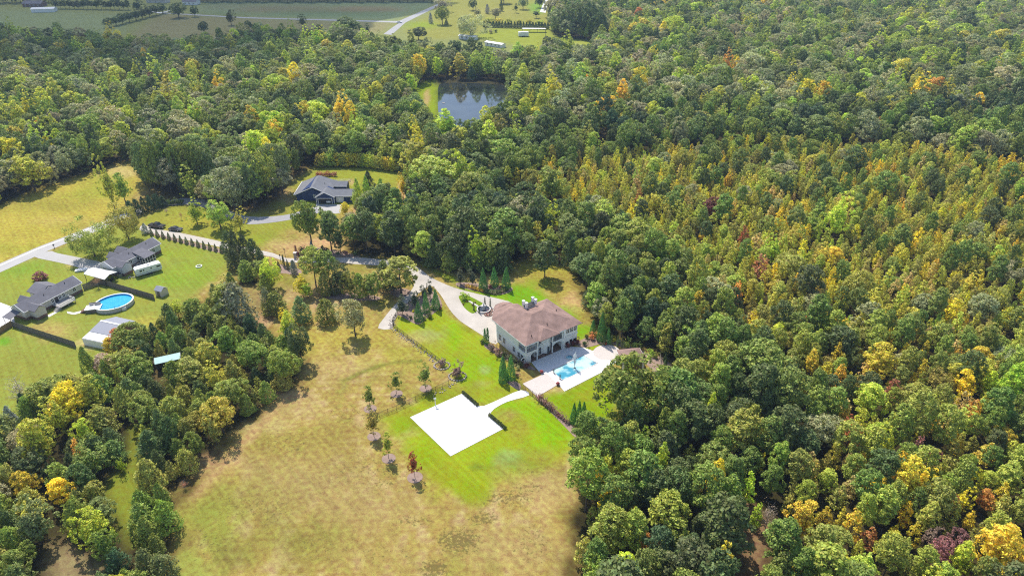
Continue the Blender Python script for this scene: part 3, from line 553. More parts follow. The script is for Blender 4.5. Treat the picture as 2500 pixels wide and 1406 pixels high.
kit("arbor", (6.3, 3.2), [crown_cone(61, 3.2, 6.2, .08, 2600, .2, .75, .08, .35, spikes=8, base=.1), crown_cone(62, 3.2, 6.2, .08, 2600, .2, .8, .1, .35, spikes=10, base=.1)], [trunk_mesh("trunk", 3.0, 0.08, 2, .4, .4, seed=9)], "needle")
kit("pencil", (4.0, 0.7), [crown_cone(65, .7, 3.9, .08, 900, .14, .45, .1, .35, spikes=4, base=.2)], [trunk_mesh("trunk", 2.0, 0.04, 0, seed=9)], "needle")
kit("holly", (5.4, 3.0), [crown_broad(71, 3.0, 5.0, .3, 44, .24, 150, 5, .5), crown_broad(72, 2.8, 5.0, .3, 44, .24, 150, 7, .6)], [trunk_mesh("trunk", 3.6, 0.08, 4, .3, .8, seed=9)])
kit("lollipop", (5.4, 2.9), [crown_broad(75, 2.9, 3.9, 1.4, 34, .26, 150, 9, .3), crown_broad(76, 2.7, 4.1, 1.3, 36, .26, 150, 9, .5)], [trunk_mesh("trunk", 4.4, 0.06, 6, .4, .7, seed=11, lean=.04)])
kit("bush", (1.5, 1.9), [crown_broad(81, 1.9, 1.5, 0.02, 22, .17, 260, 6), crown_broad(82, 1.8, 1.5, 0.02, 24, .17, 260, 8)], [trunk_mesh("trunk", .8, 0.03, 4, .1, .4, seed=12)])
kit("ball", (0.93, 1.0), [crown_ball(85), crown_ball(86, rag=.05)], [trunk_mesh("trunk", .5, 0.03, 0, seed=12)])
kit("bare", (7.6, 5.0), [crown_broad(91, 5.0, 5.4, 1.6, 26, .15, 20, 5), crown_broad(92, 5.0, 5.4, 1.6, 22, .15, 26, 5)], [trunk_mesh("trunk", 7.0, 0.12, 26, .15, 2.4, "twig", 13)])
kit("willow", (8.4, 8.8), [crown_broad(95, 8.6, 6.8, 1.6, 90, .30, 60, 10), crown_broad(96, 8.8, 6.6, 1.6, 84, .30, 60, 12)], [trunk_mesh("trunk", 5.4, 0.24, 12, .2, 2.8, seed=14)])

# display colours of foliage, turned into albedo
def fc(r, g, b, k=0.385):
    c = lin(min(255, r * 1.1 + 5), g * 0.985, b * 0.98 + 2); k += 0.6 * max(c)
    return tuple(min(.85, x / k) for x in c)
def fy(r, g, b):                                       # leaves already turning: keep them lemon rather than amber
    return fc(r * .965, g * 1.0, b)
T = {"dark": fc(62, 84, 44), "deep": fc(48, 74, 46), "pine": fc(84, 112, 48), "pinelight": fc(112, 138, 56), "green": fc(98, 124, 52), "mid": fc(86, 112, 62), "grey": fc(112, 130, 92), "sage": fc(128, 146, 104),
     "light": fy(134, 160, 66), "lime": fy(156, 180, 60), "olive": fc(116, 132, 60), "yolive": fy(154, 168, 66), "yellow": fy(200, 202, 58), "gold": fy(184, 182, 62), "orange": fy(184, 158, 74), "rust": fy(168, 132, 76),
     "red": fc(116, 82, 50), "plum": fc(104, 84, 78), "wine": fc(84, 56, 52), "brown": fc(134, 110, 82), "straw": fy(164, 168, 100), "blue": fc(104, 124, 122), "cone": fc(62, 112, 52), "hol": fc(54, 74, 52), "box": fc(50, 66, 38),
     "mauve": fc(104, 102, 88), "silver": fc(132, 138, 118), "goldball": fy(212, 186, 84), "bright": fc(124, 164, 48)}
WORD = {"dark": "dark green", "deep": "deep green", "pine": "green", "pinelight": "light green", "green": "mid green", "mid": "green", "grey": "grey green", "sage": "pale sage green", "light": "light green", "lime": "lime green", "olive": "olive green",
        "yolive": "yellowish olive", "yellow": "yellow", "gold": "golden yellow", "orange": "orange", "rust": "rusty orange", "red": "red", "plum": "plum red", "wine": "dark red", "brown": "brownish", "straw": "straw coloured", "blue": "blue green", "cone": "emerald green",
        "hol": "blackish green", "box": "dark green", "mauve": "mauve grey", "silver": "bare grey", "goldball": "golden", "bright": "bright green"}
NAME = {"broad": "broadleaf_tree", "maple": "maple_tree", "pine": "pine_tree", "cedar": "cedar_tree", "sapling": "young_tree", "arbor": "conical_evergreen", "pencil": "pencil_cypress", "holly": "holly_tree", "lollipop": "lawn_tree",
        "bush": "shrub", "ball": "clipped_shrub", "bare": "leafless_tree", "willow": "willow_tree"}
CAT = {"arbor": "evergreen", "pencil": "cypress", "bush": "shrub", "ball": "shrub"}
prng = random.Random(5)
def vary(t, s=0.14):
    k = 1 + prng.uniform(-s, s); return [max(.004, c * k * (1 + prng.uniform(-.09, .09))) for c in t]
def plant(kind, loc, h, w=None, tint="green", label="", group=None, var=None, vs=0.14):
    ks, rh, rw = KIT[kind]; cm, tm = ks[prng.randrange(len(ks)) if var is None else var % len(ks)]
    w = w or rw * h / rh
    e = empty(NAME[kind], loc, prng.uniform(0, 6.28), label, CAT.get(kind, "tree"), group); e.scale = (w / rw, w / rw, h / rh)
    if kind in ("ball", "bush"):
        bpy.data.objects.remove(e); e = bpy.data.objects.new(NAME[kind], cm); COL.objects.link(e); e.location = loc; e.rotation_euler = (0, 0, prng.uniform(0, 6.28)); e.scale = (w / rw, w / rw, h / rh)
        tag(e, label, "shrub", group); e["tint"] = vary(T[tint], vs); return e
    t = bpy.data.objects.new("trunk", tm); COL.objects.link(t); t.parent = e
    c = bpy.data.objects.new("crown", cm); COL.objects.link(c); c.parent = e; c["tint"] = vary(T[tint], vs)
    return e
def tree(kind, bx, by, ty, wpx=None, tint="green", label="", group=None, **k):
    """base pixel, top row, width in pixels"""
    loc = P(bx, by); h = height_to(loc, ty); return plant(kind, loc, h, wpx / PXM(by, h / 2) if wpx else None, tint, label, group, **k)

# ------------------------------------------------------------------ the woods
WORLD_CLEAR = [W2(c) for c in CLEAR]
def S(*p): return W2(list(p))
Z_SAP = S((1225, 500), (1300, 440), (1450, 385), (1700, 365), (2000, 350), (2600, 420), (3000, 440), (3000, 800), (2300, 850), (2000, 830), (1800, 780), (1640, 650), (1500, 560), (1340, 540))
Z_EDGE = S((1390, 640), (1560, 600), (1700, 720), (1900, 900), (1950, 1040), (1900, 1250), (1800, 1600), (1380, 1600), (1380, 1200), (1400, 1080), (1480, 990), (1650, 950), (1650, 880), (1480, 820), (1410, 720))
Z_WCED = S((-400, 900), (300, 780), (480, 680), (700, 620), (720, 960), (440, 1250), (430, 1700), (-400, 1700))
Z_BAND = S((1000, 470), (1250, 330), (1600, 290), (2700, 290), (2700, 400), (2000, 345), (1700, 360), (1450, 380), (1230, 520), (1380, 560), (1400, 660), (840, 640), (860, 560), (990, 540))
Z_UP = S((1330, -60), (3200, -60), (3000, 300), (1600, 300), (1330, 330), (1320, 160))
def pick(tbl, r):
    s = sum(w for _, w in tbl); r *= s
    for v, w in tbl:
        r -= w
        if r <= 0: return v
    return tbl[-1][0]
ZONES = [  # polygon, spacing, species table, height ranges, tints per species, words for labels
    ("sapling", Z_SAP, 3.5, [("sapling", 74), ("maple", 8), ("broad", 9), ("pine", 9)], {"sapling": (4.5, 8.5), "maple": (7, 10), "broad": (6.5, 9), "pine": (8.5, 12)},
     {"sapling": [("yolive", 50), ("olive", 24), ("yellow", 9), ("straw", 12), ("gold", 4), ("light", 9), ("green", 5), ("rust", .8)], "maple": [("yolive", 4), ("light", 3), ("gold", 1)], "broad": [("green", 4), ("olive", 4), ("grey", 3)], "pine": [("pine", 4), ("dark", 2)]}),
    ("edge", Z_EDGE, 3.9, [("pine", 70), ("broad", 12), ("maple", 7), ("sapling", 8), ("cedar", 6)], {"cedar": (7, 10), "pine": (10.5, 15), "broad": (7.5, 10.5), "maple": (9, 12), "sapling": (6, 10)},
     {"cedar": [("dark", 1), ("green", 1)], "pine": [("pine", 6), ("dark", 3), ("pinelight", 4), ("deep", 1)], "broad": [("dark", 4), ("mid", 3), ("green", 3), ("grey", 1)], "maple": [("green", 3), ("lime", 1), ("dark", 2)], "sapling": [("olive", 3), ("yolive", 2), ("gold", 1), ("yellow", 1)]}),
    ("westcedar", Z_WCED, 3.9, [("cedar", 60), ("broad", 20), ("maple", 14), ("sapling", 8)], {"cedar": (5.0, 8.5), "broad": (6, 9.5), "maple": (6.5, 9), "sapling": (4.5, 7)},
     {"cedar": [("dark", 3), ("deep", 1), ("green", 6), ("mid", 3), ("olive", 3), ("pine", 3)], "broad": [("dark", 4), ("green", 4), ("mid", 3), ("grey", 2), ("yolive", 1)], "maple": [("green", 4), ("olive", 2), ("yolive", 2), ("light", 1)], "sapling": [("olive", 2), ("green", 2), ("yolive", 2)]}),
    ("band", Z_BAND, 4.6, [("pine", 34), ("broad", 40), ("maple", 16), ("cedar", 6), ("sapling", 8)], {"pine": (12, 16), "broad": (9.5, 14), "maple": (10, 14), "cedar": (7, 10), "sapling": (6, 10)},
     {"pine": [("dark", 4), ("pine", 4), ("deep", 2)], "broad": [("dark", 5), ("green", 4), ("mid", 4), ("grey", 3)], "maple": [("green", 4), ("light", 2), ("olive", 2), ("lime", 1), ("yellow", .5)], "cedar": [("dark", 1), ("deep", 1)], "sapling": [("olive", 3), ("yolive", 3), ("gold", 1)]}),
    ("upper", Z_UP, 5.6, [("broad", 66), ("maple", 22), ("pine", 12)], {"broad": (11, 15), "maple": (11, 16), "pine": (12, 16)},
     {"broad": [("grey", 5), ("sage", 3), ("mid", 4), ("green", 3), ("dark", 2)], "maple": [("light", 5), ("green", 3), ("lime", 3), ("yolive", 2), ("yellow", .8), ("orange", .1)], "pine": [("pine", 3), ("dark", 3)]}),
    ("lower", S((1700, 700), (3600, 760), (3600, 1800), (1500, 1800)), 3.9, [("pine", 42), ("broad", 14), ("sapling", 36), ("maple", 12)], {"pine": (8.5, 12.5), "broad": (6, 9), "maple": (7, 11), "sapling": (5, 8)},
     {"pine": [("pine", 4), ("pinelight", 5), ("green", 2), ("dark", 2)], "broad": [("green", 3), ("grey", 3), ("olive", 3), ("mid", 3), ("sage", 1)], "maple": [("yolive", 3), ("light", 3), ("gold", 1), ("lime", 1)], "sapling": [("yolive", 4), ("olive", 4), ("yellow", 2), ("gold", 2), ("straw", 2), ("rust", .6), ("red", .25)]}),
    ("west", None, 5.4, [("broad", 54), ("maple", 32), ("pine", 9), ("cedar", 5)], {"broad": (10, 15), "maple": (11, 16), "pine": (12, 15), "cedar": (8, 11)},
     {"broad": [("mid", 4), ("green", 4), ("grey", 4), ("dark", 3), ("sage", 2)], "maple": [("light", 4), ("green", 4), ("lime", 3), ("yolive", 2), ("yellow", .8), ("mid", 2)], "pine": [("dark", 1), ("pine", 1)], "cedar": [("dark", 1), ("deep", 1)]})]
# single trees whose colour the photograph shows: crown pixel, kind, width px, tint
ACC = [(780, 268, "maple", 52, "lime"), (830, 262, "maple", 44, "yellow"), (855, 278, "maple", 40, "yellow"), (745, 270, "maple", 36, "gold"), (615, 290, "maple", 40, "gold"), (660, 325, "maple", 60, "lime"), (620, 345, "maple", 60, "lime"), (700, 300, "maple", 44, "yolive"), (1090, 300, "maple", 60, "lime"), (1130, 330, "maple", 44, "yolive"),
       (1020, 350, "maple", 42, "yellow"), (1010, 265, "maple", 36, "lime"), (930, 270, "maple", 34, "lime"), (40, 275, "maple", 50, "lime"), (70, 265, "maple", 40, "yellow"), (165, 245, "maple", 44, "lime"), (200, 250, "maple", 36, "light"), (100, 300, "maple", 30, "gold"), (530, 210, "maple", 34, "yellow"), (460, 280, "sapling", 26, "gold"), (485, 280, "sapling", 18, "orange"),
       (370, 188, "maple", 26, "wine"), (140, 340, "maple", 34, "lime"), (505, 320, "maple", 34, "lime"), (1060, 410, "broad", 110, "light"), (1120, 410, "broad", 70, "lime"), (1345, 440, "maple", 70, "pinelight"),
       (1640, 55, "broad", 60, "lime"), (1700, 20, "maple", 40, "lime"), (1620, 75, "maple", 34, "yellow"), (1560, 30, "maple", 24, "rust"), (1500, 40, "maple", 30, "yolive"), (1545, 70, "maple", 30, "gold"), (1640, 105, "maple", 40, "light"), (1970, 215, "maple", 42, "yellow"), (2010, 220, "maple", 38, "gold"), (2200, 205, "maple", 34, "lime"), (2240, 215, "maple", 46, "yellow"), (2285, 210, "maple", 40, "orange"),
       (2310, 225, "maple", 36, "yolive"), (1775, 155, "maple", 34, "orange"), (1560, 185, "maple", 40, "yellow"), (1350, 215, "maple", 44, "yellow"), (1480, 190, "maple", 30, "yolive"), (1430, 195, "maple", 24, "orange"), (1520, 225, "maple", 40, "gold"), (1325, 170, "sapling", 16, "orange"), (2350, 75, "broad", 60, "light"), (2400, 60, "broad", 50, "light"), (2260, 75, "broad", 54, "lime"), (2440, 50, "broad", 50, "light"), (2200, 95, "broad", 50, "light"), (1990, 60, "broad", 60, "light"),
       (1725, 310, "sapling", 22, "gold"), (1430, 300, "bare", 26, "plum"), (2065, 305, "sapling", 26, "gold"), (2145, 300, "sapling", 28, "orange"), (1880, 295, "sapling", 26, "gold"), (2470, 390, "sapling", 30, "yellow"), (2420, 350, "sapling", 34, "straw"), (1740, 500, "broad", 44, "wine"), (1815, 520, "sapling", 30, "lime"), (1818, 570, "sapling", 26, "red"), (1890, 605, "maple", 40, "lime"), (1600, 490, "maple", 36, "yolive"), (2050, 520, "maple", 60, "lime"), (1960, 505, "sapling", 40, "gold"), (1560, 480, "sapling", 26, "rust"),
       (1800, 710, "sapling", 36, "orange"), (1760, 690, "sapling", 40, "straw"), (1860, 640, "sapling", 40, "brown"), (1940, 750, "sapling", 50, "olive"), (2100, 690, "broad", 70, "olive"), (2330, 750, "sapling", 40, "yellow"), (2400, 740, "broad", 70, "sage"), (2450, 600, "sapling", 40, "lime"), (1960, 790, "sapling", 30, "rust"),
       (2060, 1045, "maple", 40, "red"), (2085, 1055, "maple", 46, "rust"), (2130, 960, "maple", 70, "yolive"), (2180, 950, "sapling", 50, "brown"), (2225, 1165, "maple", 80, "gold"), (2250, 1180, "maple", 60, "yellow"), (2140, 1190, "maple", 56, "yellow"), (2285, 1110, "maple", 44, "wine"), (2240, 1090, "sapling", 40, "plum"), (2300, 1340, "broad", 70, "plum"), (2350, 1325, "broad", 60, "plum"), (2280, 1310, "broad", 50, "mauve"), (2330, 1225, "maple", 30, "rust"), (2355, 1215, "maple", 40, "yellow"), (2410, 1215, "maple", 40, "orange"), (2215, 1245, "sapling", 36, "yellow"), (2375, 1000, "sapling", 50, "orange"), (2360, 930, "maple", 50, "yellow"), (2420, 935, "maple", 46, "lime"), (2350, 1355, "maple", 60, "lime"), (2180, 1330, "maple", 60, "lime"),
       (1750, 1160, "maple", 46, "yellow"), (1735, 1000, "maple", 36, "lime"), (1615, 1120, "maple", 36, "lime"), (1575, 1060, "sapling", 36, "lime"), (1575, 1305, "sapling", 28, "rust"), (1760, 1370, "maple", 60, "gold"), (1830, 1180, "sapling", 44, "lime"), (1850, 1250, "sapling", 36, "lime"), (2250, 1000, "pine", 70, "pinelight"), (2310, 1030, "pine", 66, "pinelight"), (2200, 1030, "pine", 60, "pinelight"), (2120, 1185, "pine", 60, "pine"), (2010, 1040, "broad", 90, "sage"), (2480, 930, "pine", 60, "bright"),
       (155, 970, "maple", 70, "yellow"), (215, 950, "maple", 60, "yolive"), (140, 1010, "maple", 60, "yolive"), (80, 1060, "maple", 76, "yolive"), (60, 1170, "maple", 50, "gold"), (140, 1185, "maple", 54, "yellow"), (215, 1280, "broad", 90, "lime"), (185, 1090, "sapling", 30, "orange"), (200, 1045, "maple", 44, "lime"), (530, 1000, "broad", 80, "yolive"), (265, 835, "maple", 34, "gold"), (285, 825, "maple", 40, "rust"), (250, 880, "broad", 46, "silver"), (205, 870, "cedar", 46, "green"), (700, 790, "maple", 44, "lime"), (695, 770, "maple", 26, "yellow"), (340, 870, "maple", 40, "green"), (20, 1010, "cedar", 40, "blue")]
PTS = []          # x, y, kind, h, w, tint key, zone
cell = {}
def free(x, y, r):
    i, j = int(x // 8), int(y // 8)
    for a in range(i - 1, i + 2):
        for b in range(j - 1, j + 2):
            for (u, v, q) in cell.get((a, b), ()):
                if (u - x) ** 2 + (v - y) ** 2 < (0.5 * (q + r)) ** 2: return False
    return True
def put(x, y, r): cell.setdefault((int(x // 8), int(y // 8)), []).append((x, y, r))
HZ = {"broad": 11, "maple": 11, "pine": 12, "sapling": 6.5, "cedar": 7.5, "bare": 7}
def zone_of(X, Y):
    out = np.full(X.shape, len(ZONES) - 1)
    for k in range(len(ZONES) - 2, -1, -1):
        out[sdist(ZONES[k][1], X, Y) > 0] = k
    return out
for px, py, kind, wpx, tint in ACC:
    s = PXM(py, 8); h = min(max(wpx / s * KIT[kind][1] / KIT[kind][2] * 1.15, 4.5), 16)
    if kind == "sapling": h = min(max(h, 5), 9)
    p = P(px, py, h * 0.66); z = int(zone_of(np.array([p.x]), np.array([p.y]))[0])
    if kind in ("maple", "pine") and ZONES[z][0] in ("west", "upper", "band", "edge"): h = max(h, 11); p = P(px, py, h * 0.66)
    if kind == "bare": h = 8
    PTS.append((p.x, p.y, kind, h, wpx / s * 1.1, tint, ZONES[z][0])); put(p.x, p.y, wpx / s * 0.8)
rg = np.random.default_rng(21)
NT = 90000
CX = np.concatenate([rg.uniform(-560, 560, NT), rg.uniform(-230, 230, NT // 2)]); CY = np.concatenate([rg.uniform(62, 720, NT), rg.uniform(62, 300, NT // 2)])
keep = np.abs(CX) < 1250 / F * (CY * CT + H * ST) * 1.06 + 14
CX, CY = CX[keep], CY[keep]
ok = np.ones(CX.shape, bool)
for c in WORLD_CLEAR: ok &= sdist(c, CX, CY) < -1.2
CX, CY = CX[ok], CY[ok]
EDGE_D = np.full(CX.shape, 1e9)
for c in WORLD_CLEAR: EDGE_D = np.minimum(EDGE_D, -sdist(c, CX, CY))
ZI = zone_of(CX, CY); DN = wob(CX, CY, 60, 9); DM = wob(CX, CY, 24, 10)
for x, y, z, e, n1, n2 in zip(CX, CY, ZI, EDGE_D, DN, DM):
    nm, _, sp, tab, hr, tt = ZONES[z]
    kind = pick(tab, prng.random()); lo, hi = hr[kind]; h = prng.uniform(lo, hi) * (1 + .06 * n1) * prng.triangular(.74, 1.2, 1.0)
    ref = KIT[kind]; w = ref[2] * h / ref[1] * prng.triangular(0.72, 1.5, 1.0) * (1.25 if kind == "cedar" else 1.0)
    r = max(1.9, min(w * 0.64, sp * 1.2)) if kind != "sapling" else 2.5
    if not free(x, y, r) or (nm in ("sapling", "lower") and n2 < -.55 and prng.random() < .55): continue
    put(x, y, r)
    tl = tt[kind]; u = min(max(prng.random() * 0.75 + 0.125 * (1 + n2), 0), .999)
    PTS.append((x, y, kind, h, w, pick(tl, u if prng.random() < .6 else prng.random()), nm))
BAND = {"sapling": "young yellowish thicket", "edge": "wood beside the mown field", "westcedar": "patch beside the neighbouring yards", "band": "wood behind the driveway", "upper": "canopy beyond the pond", "lower": "mixed wood below the thicket", "west": "wood above the hayfield"}
KW = {"broad": "broadleaf tree", "maple": "upright tree", "pine": "pine", "cedar": "cedar", "sapling": "slim sapling", "bare": "bare tree"}
rest = {}
n_by = {}
order = sorted(range(len(PTS)), key=lambda i: (PTS[i][1] * CT + (H - PTS[i][3]) * ST) / PTS[i][4])
acc_n = len(ACC)
for i in order:
    x, y, kind, h, w, tint, zn = PTS[i]
    px, py = PIX(x, y, h * .7)
    inside = -15 < px < 2515 and -15 < py < 1420
    cap = {"bare": 40, "broad": 190, "cedar": 170, "maple": 260, "pine": 280}.get(kind, 290)
    if inside and (n_by.get(kind, 0) < cap or i < acc_n):
        n_by[kind] = n_by.get(kind, 0) + 1
        place = f"in the {BAND[zn]}"
        row = "lower part" if py > 1100 else "lower middle" if py > 750 else "upper middle" if py > 420 else "upper part"
        side = "far left" if px < 420 else "left half" if px < 1000 else "centre" if px < 1500 else "right half" if px < 2000 else "far right"
        plant(kind, (x, y, 0), h, w, tint, f"{WORD[tint]} {KW[kind]} {place}, {side}, {row}", f"{KW[kind]}s {place}")
    else:
        rest.setdefault(kind, []).append((x, y, h, w, tint))
print("individual forest trees", n_by, "rest", {k: len(v) for k, v in rest.items()})
def joined(kind, i):
    cm, tm = KIT[kind][0][i]; o = bpy.data.objects.new("source", None)
    nv = len(cm.vertices); a = np.empty(nv * 3, np.float32); cm.vertices.foreach_get("co", a); b = np.empty(len(tm.vertices) * 3, np.float32); tm.vertices.foreach_get("co", b)
    me = cm.copy(); bm_v = np.concatenate([a, b]).reshape(-1, 3)
    m2 = bpy.data.meshes.new("tree"); faces = np.arange(nv).reshape(-1, 4).tolist() + [[j + nv for j in p.vertices] for p in tm.polygons]
    m2.from_pydata(bm_v.tolist(), [], faces); m2.update()
    lv = np.empty(len(cm.polygons) * 3, np.float32); cm.attributes["leafvar"].data.foreach_get("vector", lv)
    at = m2.attributes.new("leafvar", "FLOAT_VECTOR", "FACE"); at.data.foreach_set("vector", np.concatenate([lv, np.full(len(tm.polygons) * 3, .5, np.float32)]))
    m2.materials.append(cm.materials[0]); m2.materials.append(tm.materials[0])
    m2.polygons.foreach_set("material_index", [0] * len(cm.polygons) + [1] * len(tm.polygons))
    bpy.data.meshes.remove(me); bpy.data.objects.remove(o)
    return bpy.data.objects.new("tree_source", m2)
STUFF_NAME = {"broad": "broadleaf_forest", "maple": "maple_forest", "pine": "pine_forest", "cedar": "cedar_forest", "sapling": "sapling_forest", "bare": "leafless_forest"}
for kind, L_ in rest.items():
    n = len(L_); me = bpy.data.meshes.new(STUFF_NAME[kind]); me.vertices.add(n)
    me.vertices.foreach_set("co", np.array([(a[0], a[1], 0) for a in L_], np.float32).ravel())
    rh, rw = KIT[kind][1], KIT[kind][2]
    for nm, ty, val, key in (("size", "FLOAT_VECTOR", [(a[3] / rw, a[3] / rw, a[2] / rh) for a in L_], "vector"), ("turn", "FLOAT_VECTOR", [(0, 0, prng.uniform(0, 6.28)) for _ in L_], "vector"),
                             ("tint", "FLOAT_VECTOR", [vary(T[a[4]]) for a in L_], "vector")):
        me.attributes.new(nm, ty, "POINT").data.foreach_set(key, np.array(val, np.float32).ravel())
    me.attributes.new("pick", "INT", "POINT").data.foreach_set("value", np.array([prng.randrange(8) for _ in L_], np.int32))
    o = bpy.data.objects.new(STUFF_NAME[kind], me); COL.objects.link(o); tag(o, None, None, None, "stuff")
    t = bpy.data.node_groups.new("forest", "GeometryNodeTree")
    t.interface.new_socket("Geometry", in_out="INPUT", socket_type="NodeSocketGeometry"); t.interface.new_socket("Geometry", in_out="OUTPUT", socket_type="NodeSocketGeometry")
    N = t.nodes; L = t.links; gi = N.new("NodeGroupInput"); gout = N.new("NodeGroupOutput")
    jn = N.new("GeometryNodeJoinGeometry")
    for i in range(len(KIT[kind][0])):
        oi = N.new("GeometryNodeObjectInfo"); oi.inputs["Object"].default_value = joined(kind, i); oi.inputs["As Instance"].default_value = False
        g2 = N.new("GeometryNodeGeometryToInstance"); L.new(oi.outputs["Geometry"], g2.inputs[0]); L.new(g2.outputs[0], jn.inputs[0])
    ip = N.new("GeometryNodeInstanceOnPoints"); L.new(gi.outputs[0], ip.inputs["Points"]); L.new(jn.outputs[0], ip.inputs["Instance"]); ip.inputs["Pick Instance"].default_value = True
    def na(nm, ty):
        q = N.new("GeometryNodeInputNamedAttribute"); q.data_type = ty; q.inputs["Name"].default_value = nm; return q.outputs[0]
    L.new(na("pick", "INT"), ip.inputs["Instance Index"]); L.new(na("size", "FLOAT_VECTOR"), ip.inputs["Scale"]); L.new(na("turn", "FLOAT_VECTOR"), ip.inputs["Rotation"])
    L.new(ip.outputs[0], gout.inputs[0])
    md = o.modifiers.new("forest", "NODES"); md.node_group = t

# ------------------------------------------------------------------ buildings
def frame_at(x, y, deg, name, label, cat, group=None): return empty(name, (x, y, 0), R(deg), label, cat, group)
def window(par, u, v, z0, w, h, face, arched=False, fr="trim", name="window", mull=True):
    """face: (nu, nv) outward direction in the house frame"""
    f, p = MB(), MB(); t = 0.14
    def bx(mb, a0, a1, z0_, z1_, d0, d1):
        if face[0]: s = face[0]; mb.box(min(u + s * d0, u + s * d1), max(u + s * d0, u + s * d1), v + a0, v + a1, z0_, z1_)
        else: s = face[1]; mb.box(u + a0, u + a1, min(v + s * d0, v + s * d1), max(v + s * d0, v + s * d1), z0_, z1_)
    bx(f, -w / 2 - t, -w / 2, z0 - t, z0 + h + t, -.05, .09); bx(f, w / 2, w / 2 + t, z0 - t, z0 + h + t, -.05, .09)
    bx(f, -w / 2, w / 2, z0 - t, z0, -.05, .12); bx(f, -w / 2, w / 2, z0 + h, z0 + h + t, -.05, .09)
    if mull: bx(f, -.04, .04, z0, z0 + h, .03, .06); bx(f, -w / 2, w / 2, z0 + h * .5 - .03, z0 + h * .5 + .03, .03, .055)
    if arched:
        n = 8; pts = [(-(w / 2 + t) * math.cos(math.pi * i / n), z0 + h + t + (w / 2 + t) * .8 * math.sin(math.pi * i / n)) for i in range(n + 1)]
        s = face[1]; f.xprism(pts, v + s * -.02 if s > 0 else v - .09, v + .02 if s < 0 else v + .09)
    fo = f.build(name, fr, par); bx(p, -w / 2, w / 2, z0, z0 + h, 0.0, .03); po = p.build("pane", "glass", fo)
    if arched:
        q = MB(); pts = [(-(w / 2) * math.cos(math.pi * i / 8), z0 + h + .0 + (w / 2) * .8 * math.sin(math.pi * i / 8)) for i in range(9)]
        q.xprism(pts, v - .11, v - .095); q.build("arched_pane", "glass", fo)
    return fo
def gable(mb, u0, u1, v0, v1, z0, z1, along="u", over=.35, t=.16):
    """two roof planes; ridge along u or v"""
    if along == "u":
        m = (v0 + v1) / 2; mb.slab([(u0 - over, v0 - over, z0), (u1 + over, v0 - over, z0), (u1 + over, m, z1), (u0 - over, m, z1)], t); mb.slab([(u0 - over, m, z1), (u1 + over, m, z1), (u1 + over, v1 + over, z0), (u0 - over, v1 + over, z0)], t)
    else:
        m = (u0 + u1) / 2; mb.slab([(u0 - over, v0 - over, z0), (m, v0 - over, z1), (m, v1, z1), (u0 - over, v1, z0)], t); mb.slab([(m, v0 - over, z1), (u1 + over, v0 - over, z0), (u1 + over, v1, z0), (m, v1, z1)], t)
    return mb
def gwall(mb, u0, u1, v0, v1, zb, z0, z1, along="u"):
    """walls with gable tops"""
    z1 = z1 - .22; z0 = z0 - .12
    if along == "u": mb.xprism([(v0, zb), (v1, zb), (v1, z0), ((v0 + v1) / 2, z1), (v0, z0)], u0, u1, "x")
    else: mb.xprism([(u0, zb), (u1, zb), (u1, z0), ((u0 + u1) / 2, z1), (u0, z0)], v0, v1, "y")
    return mb

# the big house
NX, NY = 3.4, 143.1
h = frame_at(NX, NY, 35.5, "mansion", "large two storey white stucco mansion with dusty rose hip roof beside the pool", "house")
EZ = 6.8
w_ = MB()
w_.box(.9, 13.3, 4.3, 14.2, 0, 6.5)                      # deep body behind the loggia
w_.box(13.3, 18.0, 1.1, 14.2, 0, 6.5)                    # solid right end
w_.box(.9, 2.6, 1.1, 4.3, 0, 3.0)                        # corner pier
w_.box(4.6, 9.9, 2.2, 4.3, .0, 6.5)                      # middle bay
w_.add([(7.0, 2.2, .3), (8.4, 1.2, .3), (9.9, 2.2, .3), (7.0, 2.2, 5.6), (8.4, 1.2, 5.6), (9.9, 2.2, 5.6)], [(0, 1, 4, 3), (1, 2, 5, 4), (3, 4, 5), (0, 2, 1)])
w_.box(13.2, 18.1, .95, 1.1, 3.05, 3.4); w_.box(13.2, 18.1, .97, 1.1, 6.1, 6.5); w_.box(13.2, 13.7, .9, 1.1, 0, 6.5)
w_.box(.82, .9, 1.1, 14.2, 3.1, 3.3)
w_.build("wall", "stucco", h)
fl = MB(); fl.box(.9, 4.6, 1.1, 4.3, 3.0, 3.42); fl.box(9.9, 13.3, 1.1, 4.3, 3.0, 3.42); fl.box(4.6, 9.9, 1.9, 2.2, 3.02, 3.4); fl.build("balcony_floor", "trim", h)
pf = MB(); pf.box(2.6, 4.6, 1.1, 4.3, .02, .1); pf.box(4.6, 9.9, .9, 2.2, .02, .1); pf.box(9.9, 13.3, 1.1, 4.3, .02, .1); pf.build("loggia_floor", "brickbase", h)
for u in (4.75, 9.75, 13.0, 1.1):
    c = MB(); z0 = 0 if u > 2 else 3.42; c.lathe(u, 1.25, [(.26, z0), (.26, z0 + .2), (.19, z0 + .3), (.17, 6.1), (.27, 6.3), (.27, 6.5)]); c.build("column", "trim", h, True)
for a, b in ((2.6, 4.7), (9.8, 13.2)):                   # flat arches under the balconies
    n = 10; pts = [(a, 3.0), (a, 2.2)] + [(a + (b - a) * i / n, 2.2 + .62 * math.sin(math.pi * i / n)) for i in range(1, n)] + [(b, 2.2), (b, 3.0)]
    MB().xprism(pts, 1.12, 1.36).build("arch", "trim", h)
for (a, b) in ((1.2, 4.6), (9.95, 13.2)):
    r_ = MB(); r_.box(a, b, 1.14, 1.2, 4.3, 4.38); r_.box(a, b, 1.14, 1.2, 3.55, 3.6)
    for i in range(int((b - a) / .22)): r_.box(a + i * .22, a + i * .22 + .04, 1.15, 1.19, 3.6, 4.3)
    r_.build("balcony_railing", "dark", h)
